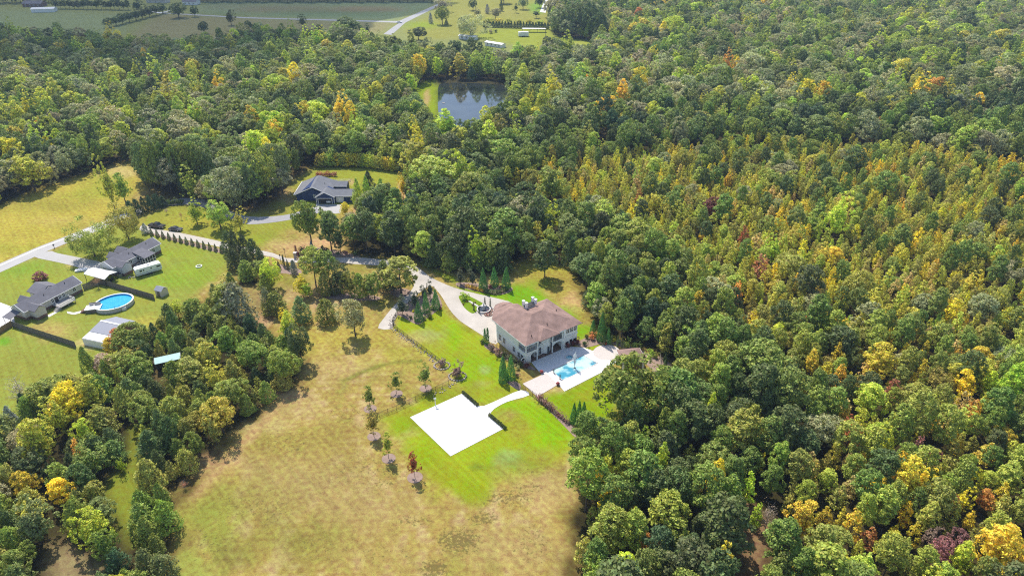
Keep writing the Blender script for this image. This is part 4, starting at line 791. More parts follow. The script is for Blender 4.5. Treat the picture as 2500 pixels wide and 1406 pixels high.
r_ = MB(); r_.box(.96, 1.02, 1.3, 4.2, 4.3, 4.38)
for i in range(13): r_.box(.97, 1.01, 1.35 + i * .22, 1.39 + i * .22, 3.5, 4.3)
r_.build("balcony_railing", "dark", h)
for z0, hh in ((3.7, 2.2), (.4, 2.1)):
    for u in (5.2, 6.3): window(h, u, 2.2, z0, .8, hh, (0, -1))
    for u in (10.7, 12.0): window(h, u, 4.3, z0, .9, hh, (0, -1))
    window(h, 3.7, 4.3, z0, 1.2, hh, (0, -1))
d_ = MB(); d_.box(8.1, 8.7, 1.2, 1.24, .4, 2.5); d_.build("glass_door", "glass", h)
for u in (14.6, 15.9, 17.2):
    window(h, u, 1.1, 4.4, .95, 1.35, (0, -1)); window(h, u, 1.1, .75, .95, 1.0 if u != 15.9 else 1.2, (0, -1), arched=True, mull=False)
for v, z0 in ((12.6, 1.3), (10.6, 1.3), (6.2, 1.1), (4.0, .6), (2.6, .6)): window(h, .9, v, z0, .95, 1.6, (-1, 0))
for v in (10.4, 8.9): window(h, .9, v, 5.75, .9, .4, (-1, 0), mull=False)
SL = .375; RZ = EZ + 7.5 * SL
rf = MB()
N_, R_, F_, L_ = (0, 0, EZ), (18.5, 0, EZ), (18.5, 15, EZ), (0, 15, EZ); A_, B_ = (7.5, 7.5, RZ), (11, 7.5, RZ)
WI, WE = (5.4, 9.6, EZ + 5.4 * SL), (5.4, 14.2, EZ + 5.3 * SL)
rf.slab([N_, R_, B_, A_], .2); rf.slab([R_, F_, B_], .2); rf.slab([F_, (10.5, 15, EZ), A_, B_], .2)
rf.slab([(0, 15, EZ), N_, A_, WI, WE], .2); rf.slab([(10.5, 15, EZ), (10.2, 17.6, EZ), (8.2, 18.8, EZ), WE, WI, A_], .2); rf.slab([WE, (2.6, 18.4, EZ), (0, 15, EZ)], .2); rf.slab([WE, (8.2, 18.8, EZ), (2.6, 18.4, EZ)], .2)
# narrow hip over the right bay
rf.slab([(13.1, -.25, EZ + .02), (18.7, -.25, EZ + .02), (15.6, 2.55, EZ + 1.02)], .12); rf.slab([(13.1, -.25, EZ + .02), (15.6, 2.55, EZ + 1.02), (13.1, .6, EZ + .24)], .1)
ro = rf.build("roof", "roofbrown", h)
for u, v in ((3.2, 1.8), (9.3, 3.2), (15.4, 7.0)):
    q = MB(); z = EZ + min(u, v, 18.5 - u) * SL; q.cyl(u, v, .11, z - .1, z + .45, 8); q.build("vent_pipe", "dark", ro)
w2 = MB(); w2.prism([(.9, 14.2), (9.6, 14.2), (9.6, 17.2), (7.9, 18.0), (3.0, 17.6)], 0, 6.5); w2.build("entry_wing_wall", "stucco", h)
ev = MB()
for a, b in (((0, 0), (18.5, 0)), ((18.5, 0), (18.5, 15)), ((0, 0), (0, 15))):
    (x0, y0), (x1, y1) = a, b; ev.box(min(x0, x1) - .06, max(x0, x1) + .06, min(y0, y1) - .06, max(y0, y1) + .06, EZ - .3, EZ - .06)
ev.box(.1, 18.4, .1, 1.1, EZ - .31, EZ - .25)
ev.build("eave_trim", "trim", h)
dm = MB(); ap, bk = (7.4, 2.3, 8.25), (7.2, 4.25, 8.3); dm.slab([(4.1, -.55, EZ), (10.7, -.55, EZ), ap], .16); dm.slab([(4.1, -.55, EZ), ap, bk, (4.1, .5, EZ + .12)], .16); dm.slab([ap, (10.7, -.55, EZ), (10.7, .5, EZ + .12), bk], .16)
dm.build("dormer_roof", "roofbrown", h)
ch = MB(); ch.box(9.5, 12.6, 12.5, 13.8, EZ + .2, 8.35); cb = ch.build("chimney", "trim", h)
q = MB(); q.box(9.3, 12.8, 12.3, 14.0, 8.35, 8.5); q.build("chimney_cap", "dark", cb)
for u, v in ((9.5, 12.5), (9.5, 13.8), (12.6, 12.5), (12.6, 13.8)):
    q = MB(); q.box(u - .28, u + .28, v - .28, v + .28, 8.3, 9.7); q.box(u - .36, u + .36, v - .36, v + .36, 9.7, 9.9); q.build("chimney_pot", "trim", cb)
pr = MB(); oc = [(8.2 + 3.2 * math.cos(R(22.5 + 45 * i)), 21.2 + 2.6 * math.sin(R(22.5 + 45 * i))) for i in range(8)]
for i in range(8): pr.slab([(*oc[i], 4.6), (*oc[(i + 1) % 8], 4.6), (8.2, 21.2, 5.5)], .15)
pr.build("portico_roof", "roofbrown", h)
for i in range(8):
    q = MB(); q.lathe(8.2 + .88 * (oc[i][0] - 8.2), 21.2 + .88 * (oc[i][1] - 21.2), [(.22, 0), (.18, .2), (.16, 4.2), (.24, 4.5)], 8); q.build("portico_column", "trim", h)

# pavilion by the pool
h = frame_at(27.8, 141.2, 9, "pool_pavilion", "low open pavilion with dusty rose hip roof beside the round paver patio", "pavilion")
q = MB(); c = [(0, 0), (6.2, 0), (6.2, 5.6), (0, 5.6)]
for i in range(4): q.slab([(*c[i], 3.1), (*c[(i + 1) % 4], 3.1), (3.1, 2.8, 4.5)], .15)
q.build("roof", "roofbrown", h)
q = MB(); q.box(-.08, 6.28, -.08, 0, 2.86, 3.04); q.box(-.08, 6.28, 5.6, 5.68, 2.86, 3.04); q.box(-.08, 0, 0, 5.6, 2.86, 3.04); q.box(6.2, 6.28, 0, 5.6, 2.86, 3.04); q.build("eave_trim", "trim", h)
for u in (.5, 5.7):
    for v in (.5, 5.1): q = MB(); q.box(u - .18, u + .18, v - .18, v + .18, 0, 2.95); q.build("column", "stucco", h)
q = MB(); q.box(1.0, 5.2, 4.6, 5.2, 0, 2.7); q.build("back_wall", "stucco", h)

def ranch(x, y, deg, L_, D, ez, rz, name, label, wallm, roofm, wing, extra):
    h = frame_at(x, y, deg, name, label, "house")
    gwall(MB(), .3, L_ - .3, .35, D - .35, .9, ez, rz).build("wall", wallm, h)
    MB().box(.34, L_ - .34, .39, D - .39, 0, .9).build("foundation", "brickbase", h)
    ro = gable(MB(), 0, L_, 0, D, ez, rz, "u", .0).build("roof", roofm, h)
    u0, u1, pv, wz = wing
    gwall(MB(), u0, u1, pv, .5, .9, ez, wz, "v").build("wing_wall", wallm, h)
    MB().box(u0 + .04, u1 - .04, pv + .04, .35, 0, .9).build("wing_foundation", "brickbase", h)
    gable(MB(), u0, u1, pv, D / 2 * .75, ez, wz, "v", .25).build("wing_roof", roofm, h)
    for u, v in ((L_ * .42, D * .28), (L_ * .8, D * .34)):
        z = ez + (rz - ez) * v / (D / 2); q = MB(); q.cyl(u, v, .1, z - .1, z + .4, 8); q.build("vent_pipe", "dark", ro)
    t = MB(); t.box(-.02, L_ + .02, -.12, -.02, ez - .2, ez - .02)
    for u in (-.04, L_ - .04):
        t.slab([(u, -.1, ez + .02), (u + .12, -.1, ez + .02), (u + .12, D / 2, rz + .02), (u, D / 2, rz + .02)], .2); t.slab([(u, D / 2, rz + .02), (u + .12, D / 2, rz + .02), (u + .12, D + .1, ez + .02), (u, D + .1, ez + .02)], .2)
    t.build("eave_trim", "trim", h)
    extra(h, L_, D, ez, rz); return h
def extraA(h, L_, D, ez, rz):
    q = MB(); q.slab([(8.9, -3.6, ez - .15), (13.2, -3.6, ez - .15), (12.6, 1.6, 4.2), (8.9, 1.6, 4.2)], .15); q.build("porch_roof", "roofgrey", h)
    q = MB(); q.box(9.0, 13.0, -3.3, .2, .5, .7); q.box(9.1, 12.9, -3.2, .2, 0, .5); q.build("porch_floor", "deckwood", h)
    q = MB()
    for u in (9.0, 9.95, 10.9, 11.9, 12.9): q.box(u, u + .12, -3.3, -3.18, .7, 2.9)
    for v in (-2.1, -1.0): q.box(9.0, 9.12, v, v + .12, .7, 2.9); q.box(12.9, 13.02, v, v + .12, .7, 2.9)
    for z in (.7, 1.45, 2.75): q.box(9.12, 12.9, -3.29, -3.2, z, z + .12); q.box(9.02, 9.1, -3.18, .2, z, z + .12); q.box(12.92, 13.0, -3.18, .2, z, z + .12)
    q.build("porch_frame", "trim", h)
    q = MB(); q.box(9.14, 12.88, -3.24, -3.21, .72, 2.85); q.box(9.05, 9.08, -3.15, .2, .72, 2.85); q.build("insect_screen", "dark", h)
    window(h, 15.6, .35, 1.6, .9, 1.2, (0, -1)); window(h, 6.6, .35, 1.6, .9, 1.2, (0, -1)); window(h, .3, 4.6, 1.7, .7, .7, (-1, 0))
    gable(MB(), 4.4, 7.6, 4.6, 8.2, ez, 4.5, "v", .2).build("front_wing_roof", "roofgrey", h); gwall(MB(), 4.6, 7.4, 4, 8.0, 0, ez, 4.5, "v").build("front_wing_wall", "greysiding", h)
    gable(MB(), 8.2, 11.6, 5, 9.2, ez, 4.5, "v", .2).build("front_wing_roof", "roofgrey", h); gwall(MB(), 8.4, 11.4, 4, 9.0, 0, ez, 4.5, "v").build("front_wing_wall", "greysiding", h)
    q = MB(); q.box(7.0, 8.8, -1.6, .3, .5, .62)
    for u in (7.05, 8.7): q.box(u, u + .08, -1.6, -1.52, 0, 1.5)
    q.box(7.05, 8.78, -1.58, -1.52, 1.4, 1.5); q.build("back_stoop", "deckwood", h)
def extraB(h, L_, D, ez, rz):
    for u in (8.6, 10.9, 12.1): window(h, u, .35, 1.5, .7, 1.2, (0, -1))
    window(h, 15.6, .35, 1.5, .9, 1.3, (0, -1)); window(h, .3, 3.4, 1.2, .7, .8, (-1, 0))
    q = MB(); q.box(9.3, 10.3, .28, .34, .9, 2.9); q.build("patio_door", "glass", h)
    gable(MB(), 8.3, 14.3, 5.0, 10.4, ez, 4.5, "v", .25).build("front_wing_roof", "roofgrey", h); gwall(MB(), 8.6, 14.0, 4.5, 10.2, 0, ez, 4.5, "v").build("front_wing_wall", "cream", h)
    gable(MB(), 3.4, 6.0, 4.4, 7.6, ez, 4.3, "v", .2).build("front_porch_roof", "roofgrey", h); gwall(MB(), 3.6, 5.8, 4.4, 7.4, 0, ez, 4.3, "v").build("front_porch_wall", "cream", h)
    q = MB(); q.box(8.0, 12.8, -3.4, .3, .75, .9)
    for u in (8.1, 10.4, 12.6):
        for v in (-3.3, -1.5): q.box(u, u + .12, v, v + .12, 0, .75)
    q.build("rear_deck", "deckwood", h)
    q = MB()
    for z in (1.3, 1.75): q.box(8.05, 12.75, -3.4, -3.32, z, z + .1); q.box(12.68, 12.76, -3.3, -.2, z, z + .1); q.box(8.02, 8.1, -3.3, -1.6, z, z + .1)
    for i in range(14): q.box(8.05 + i * .36, 8.13 + i * .36, -3.39, -3.33, .9, 1.75)
    q.build("deck_railing", "trim", h)
    q = MB()
    for i in range(4): q.box(7.0 - .32 * i + .6, 7.4 - .32 * i + .6, -3.2, -1.8, 0, .75 - .18 * i)
    q.build("deck_stairs", "deckwood", h)
hA = ranch(-124.4, 190.0, 66, 18.7, 6.5, 3.2, 4.85, "ranch_house", "pale grey ranch house with grey shingle roof and screened porch behind the camper", "greysiding", "roofgrey", (1.5, 4.7, -2.3, 4.4), extraA)
hB = ranch(-136.9, 164.7, 66, 18.3, 6.4, 3.0, 4.75, "ranch_house", "cream sided ranch house with grey shingle roof and rear deck beside the above ground pool", "cream", "roofgrey", (1.6, 4.6, -2.4, 4.2), extraB)
q = MB(); q.slab([(-3.0, 2.0, 1.9), (.3, 2.0, 2.5), (.3, 5.4, 2.5), (-3.0, 5.4, 1.9)], .1); q.build("side_awning", "roofgrey", hB)
q = MB(); q.box(-2.9, -2.8, 2.1, 2.2, 0, 1.8); q.box(-2.9, -2.8, 5.2, 5.3, 0, 1.8); q.build("awning_post", "oldwood", hB)

# carport
h = frame_at(-124.4, 190.0, 66, "carport", "white metal carport with shallow gable roof beside the pale grey ranch house", "carport")
q = MB(); q.slab([(-5.4, 6.4, 2.5), (-5.3, -2.6, 2.5), (-3.0, -2.3, 3.15), (-3.2, 6.9, 3.15)], .08); q.slab([(-3.2, 6.9, 3.15), (-3.0, -2.3, 3.15), (-.3, -2.0, 2.5), (-1.2, 7.1, 2.5)], .08); q.build("roof", "whitemetal", h)
for u, v in ((-5.3, 6.2), (-5.2, 2), (-5.2, -2.4), (-.6, -1.8), (-.9, 2.4), (-1.1, 6.8)): q = MB(); q.box(u - .06, u + .06, v - .06, v + .06, 0, 2.45); q.build("post", "dark", h)
# barn with lean-to
h = empty("metal_shed", (0, 0, 0), 0, "brown metal shed with blue grey roof and white lean-to at the cedar patch edge", "shed")
rl, rr = Vector((-112.2, 159.1, 4)), Vector((-105.5, 156.9, 4)); fl_, fr_ = Vector((-110.0, 162.6, 3.0)), Vector((-103.6, 160.4, 3.0)); nl, nr = Vector((-113.6, 155.4, 3.0)), Vector((-106.8, 153.3, 3.0)); ll, lr = Vector((-114.7, 153.3, 2.2)), Vector((-107.9, 151.2, 2.2))
q = MB(); q.slab([nl, nr, rr, rl], .08); q.slab([rl, rr, fr_, fl_], .08); q.build("roof", "roofblue", h)
q = MB(); q.slab([rl + Vector((0, 0, .05)), rr + Vector((0, 0, .05)), rr + Vector((.1, .25, .02)), rl + Vector((.1, .25, .02))], .05); q.slab([rl + Vector((0, 0, .05)), rr + Vector((0, 0, .05)), rr + Vector((-.1, -.25, .02)), rl + Vector((-.1, -.25, .02))], .05); q.build("ridge_cap", "whitemetal", h)
q = MB(); q.slab([ll, lr, nr - Vector((0, 0, .1)), nl - Vector((0, 0, .1))], .08); q.build("lean_to_roof", "whitemetal", h)
def wallpoly(mb, a, b, t=.1):
    a, b = Vector(a), Vector(b); z = Vector((0, 0, 1)); n = (b - a).cross(z).normalized() * t
    a0, b0 = Vector((a.x, a.y, 0)), Vector((b.x, b.y, 0)); a = a - z * .12; b = b - z * .12
    mb.add([a0, b0, b, a, a0 + n, b0 + n, b + n, a + n], [(0, 1, 2, 3), (7, 6, 5, 4), (0, 4, 5, 1), (1, 5, 6, 2), (2, 6, 7, 3), (3, 7, 4, 0)])
q = MB(); wallpoly(q, nr, rr); wallpoly(q, rr, fr_); wallpoly(q, fl_, rl); wallpoly(q, rl, nl); wallpoly(q, fr_, fl_); q.build("wall", "tin", h)
q = MB(); wallpoly(q, ll, lr); wallpoly(q, lr, nr - Vector((0, 0, .1))); wallpoly(q, nl - Vector((0, 0, .1)), ll); q.build("lean_to_wall", "whitemetal", h)
# teal roofed shelter in the cedars, and a small grey shed
h = empty("open_shelter", P(385, 912), R(24), "narrow shelter with pale teal metal roof among the cedars", "shelter")
q = MB(); q.slab([(0, 0, 2.9), (6.0, 0, 2.9), (6.0, 2.3, 3.35), (0, 2.3, 3.35)], .08); q.build("roof", "roofteal", h)
q = MB(); q.box(-.06, 0, -.04, 2.3, 2.85, 3.4); q.box(6.0, 6.06, -.04, 2.3, 2.85, 3.4); q.build("edge_trim", "whitemetal", h)
q = MB(); q.box(.1, 5.9, 1.9, 2.1, 0, 3.1); q.box(.1, .3, .3, 1.9, 0, 2.85); q.box(5.7, 5.9, .3, 1.9, 0, 2.85); q.build("wall", "oldwood", h)
h = empty("garden_shed", P(381, 722), R(-22), "small grey roofed garden shed at the end of the board fence", "shed")
gwall(MB(), 0, 2.6, 0, 2.4, 0, 2.0, 2.9).build("wall", "cream", h); gable(MB(), 0, 2.6, 0, 2.4, 2.0, 2.9, "u", .15, .08).build("roof", "roofblue", h)
q = MB(); q.box(.8, 1.8, -.05, 0, 0, 1.8); q.build("door", "oldwood", h)

# navy house
h = empty("navy_house", (0, 0, 0), 0, "navy blue house with white trim and slate roof, its garage open", "house")
gwall(MB(), -83.4, -72.6, 249.9, 262, 0, 2.8, 5.8, "v").build("wall", "navy", h)
q = MB(); px_, zr = -76.6, 5.75; ft = 249.4
q.slab([(-84.0, ft, 2.7), (px_, ft, zr), (px_, 261.0, 6.2), (-84.2, 263.0, 2.7)], .18); q.slab([(px_, ft, zr), (-70.4, ft, 2.9), (-70.2, 263.4, 2.9), (px_, 261.0, 6.2)], .18); q.slab([(px_, 261.0, 6.2), (-70.2, 263.4, 2.9), (-84.2, 263.0, 2.7)], .18)
ro = q.build("roof", "roofnavy", h)
q = MB(); q.cyl(-73.6, 256.5, .12, 4.2, 5.3, 8); q.build("vent_pipe", "chrome", ro)
gwall(MB(), -75.0, -68.1, 247.0, 254, 0, 2.8, 4.7, "v").build("garage_wall", "navy", h)
gable(MB(), -75.0, -68.1, 247.0, 252.5, 2.8, 4.75, "v", .35).build("garage_roof", "roofnavy", h)
q = MB(); q.box(-74.2, -69.1, 246.93, 246.98, .02, 2.15); q.build("garage_shade_panel", "dark", h)  # flat black panel stands in for the shade inside the open garage
q = MB(); q.box(-74.4, -74.2, 246.88, 246.98, 0, 2.35); q.box(-69.1, -68.9, 246.88, 246.98, 0, 2.35); q.box(-74.2, -69.1, 246.88, 246.98, 2.15, 2.35); q.box(-75.05, -74.85, 246.9, 247.0, 0, 2.7); q.box(-68.25, -68.05, 246.9, 247.0, 0, 2.7); q.build("garage_trim", "trim", h)
q = MB(); q.box(-71.2, -69.6, 246.85, 246.92, .5, 1.2); q.build("parked_vehicle_rear", "campwhite", h)
MB().box(-68.1, -60.4, 248.3, 254.5, 0, 2.6).build("wing_wall", "navy", h)
q = MB(); q.slab([(-68.6, 247.9, 2.75), (-60.0, 247.9, 2.75), (-60.0, 251.6, 4.2), (-71.0, 251.6, 4.2)], .16); q.slab([(-71, 251.6, 4.2), (-60, 251.6, 4.2), (-60, 255.2, 2.75), (-68.6, 255.2, 2.75)], .16); q.build("wing_roof", "roofnavy", h)
q = MB(); q.box(-67.7, -65.0, 248.22, 248.29, .05, 2.15); q.build("garage_door", "trim", h)
q = MB(); q.box(-68.6, -60.0, 247.8, 247.9, 2.56, 2.78); q.box(-64.9, -64.7, 248.2, 248.3, 0, 2.5); q.box(-60.6, -60.35, 248.2, 248.3, 0, 2.5); q.box(-70.9, -65.3, 257.5, 257.62, 2.62, 2.84); q.build("eave_trim", "trim", h)
MB().box(-72.6, -65.7, 258.0, 263, 0, 2.7).build("rear_wing_wall", "navy", h)
q = MB(); q.slab([(-71.2, 257.6, 2.85), (-65.3, 257.6, 2.85), (-65.3, 260.4, 4.0), (-73.4, 260.4, 4.0)], .16); q.slab([(-73.4, 260.4, 4.0), (-65.3, 260.4, 4.0), (-65.3, 263.4, 2.85), (-71.2, 263.4, 2.85)], .16); q.build("rear_wing_roof", "roofnavy", h)
q = MB()
for s_, e_ in (((-83.75, 2.68), (-76.6, 5.78)), ((-76.6, 5.78), (-72.2, 3.7)), ((-75.3, 2.78), (-71.55, 4.78)), ((-71.55, 4.78), (-67.75, 2.78))):
    y_ = 249.3 if s_[0] < -75.4 or (s_[0] == -76.6) else 246.6; q.slab([(s_[0], y_ - .08, s_[1] + .06), (s_[0], y_ + .02, s_[1] + .06), (e_[0], y_ + .02, e_[1] + .06), (e_[0], y_ - .08, e_[1] + .06)], .22)
q.slab([(-84.25, 249.3, 2.8), (-84.05, 249.3, 2.8), (-84.25, 263, 2.8), (-84.45, 263, 2.8)], .25); q.build("gable_trim", "trim", h)
window(h, -76.3, 249.9, 1.3, .7, 1.2, (0, -1))

# far buildings, each small in the picture
def farm(px, py, deg, L_, D, ez, rz, name, label, wm, rm, cat="house", wins=0):
    h = empty(name, P(px, py), R(deg), label, cat)
    gwall(MB(), 0, L_, 0, D, 0, ez, rz).build("wall", wm, h); gable(MB(), 0, L_, 0, D, ez, rz, "u", .4).build("roof", rm, h)
    for i in range(wins): window(h, L_ * (i + .7) / (wins + .4), 0, .9, 1.0, 1.3, (0, -1))
    return h
farm(77, 32, 10, 19.5, 9, 3.0, 4.0, "long_shed", "long white metal shed standing in the far pasture", "whitemetal", "whitemetal", "shed")
farm(56, 18, 0, 18, 10, 3.0, 5.2, "brick_house", "brick house with brown roof behind the long white shed", "brickbase", "roofgrey", wins=4)
farm(358, 8, -8, 20, 9, 3.0, 5.0, "roadside_house", "brown roofed house with carport at the bend of the far lane", "cream", "roofgrey", wins=3)
farm(446, 13, -6, 14, 9, 3.2, 5.4, "white_farmhouse", "white farmhouse with dark roof behind the round lane trees", "trim", "roofgrey", wins=3)
farm(1184, 112, -38, 16, 4.6, 2.6, 3.3, "mobile_home", "pale blue mobile home half hidden behind the pond trees", "campwhite", "whitemetal", "mobile home", wins=4)
farm(1120, 96, -25, 14, 5, 2.6, 3.3, "mobile_home", "white roofed mobile home under the spreading grey green willow", "campwhite", "whitemetal", "mobile home", wins=3)
h = empty("open_shelter", P(1275, 80), R(-3), "long flat white roof on posts behind the parked trailer", "shelter")
q = MB(); q.box(0, 19, 0, 4, 2.7, 2.85); q.build("roof", "whitemetal", h)
for u in (.2, 6, 12, 18.6):
    for v in (.2, 3.7): q = MB(); q.box(u, u + .15, v, v + .15, 0, 2.7); q.build("post", "oldwood", h)
h = empty("box_trailer", P(1266, 91), R(6), "white box trailer parked on the far lawn before the shelter", "trailer")
q = MB(); q.xprism([(0, .6), (8, .6), (8, 3.4), (4, 3.7), (0, 3.4)], 0, 3.2); q.build("body", "campwhite", h)
for u in (3.2, 4.3):
    for v in (-.12, 3.02): q = MB(); q.xprism([(u + .4 * math.cos(a * .628), .4 + .4 * math.sin(a * .628)) for a in range(10)], v, v + .3); q.build("wheel", "rubber", h)
q = MB(); q.tube((0, 1.6, .5), (-1.4, 1.6, .45), .08); q.build("hitch", "dark", h)
h = empty("utility_pole", P(1332, 93), 0, "bare wooden pole on the far lawn beside the dark wood", "pole")
q = MB(); q.cyl(0, 0, .16, 0, 8, 8, .1); q.build("pole", "oldwood", h); q = MB(); q.box(-1.0, 1.0, -.06, .06, 7.1, 7.25); q.build("crossarm", "oldwood", h)

# ------------------------------------------------------------------ vehicles
def car(loc, deg, label, kind, paint):
    h = empty("pickup_truck" if kind == "pickup" else "sedan_car" if kind == "sedan" else "compact_car", loc, R(deg), label, "pickup" if kind == "pickup" else "car")
    if kind == "pickup":
        L_, W_ = 5.9, 2.0; prof = [(0, .5), (5.9, .5), (5.9, 1.05), (4.3, 1.15), (4.28, 1.2), (2.0, 1.2), (2.0, 1.1), (0, 1.1)]; cab = [(2.05, 1.18), (4.3, 1.18), (3.75, 1.85), (2.25, 1.9)]
    else:
        L_, W_ = 4.8, 1.85; prof = [(0, .45), (4.8, .45), (4.8, .8), (4.6, .9), (3.4, .98), (1.0, 1.0), (.1, .95), (0, .8)]; cab = [(.75, .99), (3.5, .97), (2.7, 1.42), (1.5, 1.45)]
    b = MB(); b.xprism(prof, 0, W_); bo = b.build("body", paint, h)
    g = MB(); g.xprism(cab, .14, W_ - .14); g.build("windows", "glass", h)
    x0, x1, zt = cab[3][0] + .02, cab[2][0] - .02, cab[2][1]
    r = MB(); r.box(x0, x1, .2, W_ - .2, zt + .0, zt + .07); r.build("cab_roof", paint, h)
    if kind == "pickup": r = MB(); r.box(.15, 1.9, .18, W_ - .18, 1.09, 1.12); r.build("truck_bed", "rubber", h)
    for u in (.95, L_ - 1.0):
        for v in (-.03, W_ - .2):
            wh = MB(); wh.xprism([(u + .36 * math.cos(a * .524), .36 + .36 * math.sin(a * .524)) for a in range(12)], v, v + .23); t = wh.build("wheel", "rubber", h)
            rr = MB(); rr.xprism([(u + .2 * math.cos(a * .785), .36 + .2 * math.sin(a * .785)) for a in range(8)], v - .01 if v < 0 else v + .23, v if v < 0 else v + .24); rr.build("rim", "chrome", t)
    for v in (.1, W_ - .45):
        q = MB(); q.box(L_ - .02, L_ + .02, v, v + .35, .72, .9); q.build("headlight", "trim", h)
        q = MB(); q.box(-.02, .02, v, v + .3, .7, .88); q.build("taillight", "terracotta", h)
    q = MB(); q.box(L_ - .05, L_ + .08, .1, W_ - .1, .4, .55); q.box(-.08, .05, .1, W_ - .1, .4, .55); q.build("bumper", "chrome", h)
    return h
car(P(362, 556), -14, "black pickup truck parked beside the driveway, nearer the road", "pickup", "carblack")
car(P(411, 564), -12, "dark sedan with pale bonnet parked on the grass beside the driveway", "sedan", "cargrey")
car(P(969, 58), 25, "white car on the far road at the lane junction", "compact", "campwhite")
h = empty("travel_trailer", P(335, 679), R(39), "long white travel trailer with grey stripe parked behind the grey ranch house", "camper")
q = MB(); q.xprism([(0, .6), (7.4, .6), (7.7, 1.2), (7.7, 2.5), (7.4, 2.85), (.4, 2.85), (0, 2.5)], 0, 2.4); q.build("body", "campwhite", h)
q = MB(); q.box(.02, 7.6, -.015, 0, 1.0, 1.12); q.box(.02, 7.6, 2.4, 2.415, 1.0, 1.12); q.build("stripe", "greystripe", h)
for u, w_2, z0 in ((1.2, .7, 1.7), (2.2, .35, 1.75), (4.4, .4, 1.75), (6.2, 1.2, 1.75)): q = MB(); q.box(u, u + w_2, -.03, -.01, z0, z0 + .5); q.build("window", "glass", h)
q = MB(); q.box(-.02, 0, .7, 1.6, 1.6, 2.1); q.build("window", "glass", h)
q = MB(); q.box(3.6, 4.5, .8, 1.6, 2.85, 3.1); q.build("air_conditioner", "trim", h)
for u in (3.5, 4.35):
    for v in (-.03, 2.2): q = MB(); q.xprism([(u + .36 * math.cos(a * .628), .36 + .36 * math.sin(a * .628)) for a in range(10)], v, v + .23); q.build("wheel", "rubber", h)
q = MB(); q.tube((0, 1.2, .55), (-1.2, 1.2, .5), .08); q.build("hitch", "dark", h)

# ------------------------------------------------------------------ pools, fountains, garden pieces
sheet("pool_water", [POOL], 0.0, "poolwater", None).location.z = 0.045
bpy.data.objects["pool_water"]["kind"] = "structure"
h = empty("swimming_pool", P(1400, 897), 0, "rectangular in-ground pool with pale coping in the white deck", "pool")
def rim(loop, w, z0, z1, mb=None):
    mb = mb or MB(); n = len(loop)
    for i in range(n):
        a, b = loop[i], loop[(i + 1) % n]; d = (b - a).normalized(); nn = Vector((-d.y, d.x, 0)) * w / 2
        mb.add([a + nn + Vector((0, 0, z0)), b + nn + Vector((0, 0, z0)), b - nn + Vector((0, 0, z0)), a - nn + Vector((0, 0, z0)), a + nn + Vector((0, 0, z1)), b + nn + Vector((0, 0, z1)), b - nn + Vector((0, 0, z1)), a - nn + Vector((0, 0, z1))], [(0, 3, 2, 1), (4, 5, 6, 7), (0, 1, 5, 4), (1, 2, 6, 5), (2, 3, 7, 6), (3, 0, 4, 7)])
    return mb
o0 = P(1400, 897)
rim([P(*p) - o0 for p in POOL], .3, .03, .11).build("coping", "stone", h)
q = MB(); a = P(1452, 893) - o0
for k in (0, .5): q.tube(a + Vector((k * .6, k, .1)), a + Vector((k * .6, k, .9)), .035); q.tube(a + Vector((k * .6, k, .9)), a + Vector((k * .6 - 1.1, k + .2, .75)), .035); q.tube(a + Vector((k * .6 - 1.1, k + .2, .75)), a + Vector((k * .6 - 1.1, k + .2, 0)), .035)
q.build("handrail", "chrome", h)
c = P(1390, 873); h = empty("spa", c, 0, "small round blue spa beside the in-ground pool", "spa")
q = MB(); q.ring(0, 0, .95, 1.2, .03, .2, 20); q.build("rim", "stone", h); q = MB(); q.cyl(0, 0, .95, .02, .06, 20); q.build("water_surface", "poolwater", h)
c = P(1403, 898); h = empty("fountain_jet", c, 0, "white spray of water jets rising from the middle of the pool", "fountain")
q = MB(); q.cyl(0, 0, .35, .03, .16, 10, .2); q.build("nozzle_float", "dark", h)
fr = random.Random(4)
for k in range(26):
    a = fr.uniform(0, 6.28); sp = fr.uniform(.1, .95); hh = fr.uniform(2.4, 5.2) * (1 - .35 * sp); q = MB()
    for i in range(5):
        t0, t1 = i / 8, (i + 1) / 8; f_ = lambda t: Vector((math.cos(a) * sp * t * 1.5, math.sin(a) * sp * t * 1.5, .15 + 4 * hh * t * (1 - t)))
        q.tube(f_(t0), f_(t1), .02 + .008 * i, .028 + .008 * i, 5)
    for i in range(14):
        t = fr.uniform(.35, 1); p = f_(t) + Vector((fr.gauss(0, .12), fr.gauss(0, .12), fr.gauss(0, .12))); q.ball(p.x, p.y, max(.1, p.z), fr.uniform(.02, .05), 1, 5, 3)
    q.build("jet", "spray", h)
def urn(px, py, label, s=1.0):
    h = empty("planter", P(px, py), 0, label, "planter", "red clay planters on the pool terrace"); h.scale = (s, s, s)
    q = MB(); q.lathe(0, 0, [(.3, .1), (.35, .2), (.62, .55), (.7, .8), (.62, .86), (.55, .8)], 14); q.build("pot", "terracotta", h, True)
    q = MB(); q.ball(0, 0, .95, .5, .7, 9, 5); q.build("flowers", "redflower", h); return h
urn(1322, 911, "red clay planter on the terrace step close to the house wall", .75); urn(1362, 940, "red clay planter at the terrace step on the lawn corner", .75)
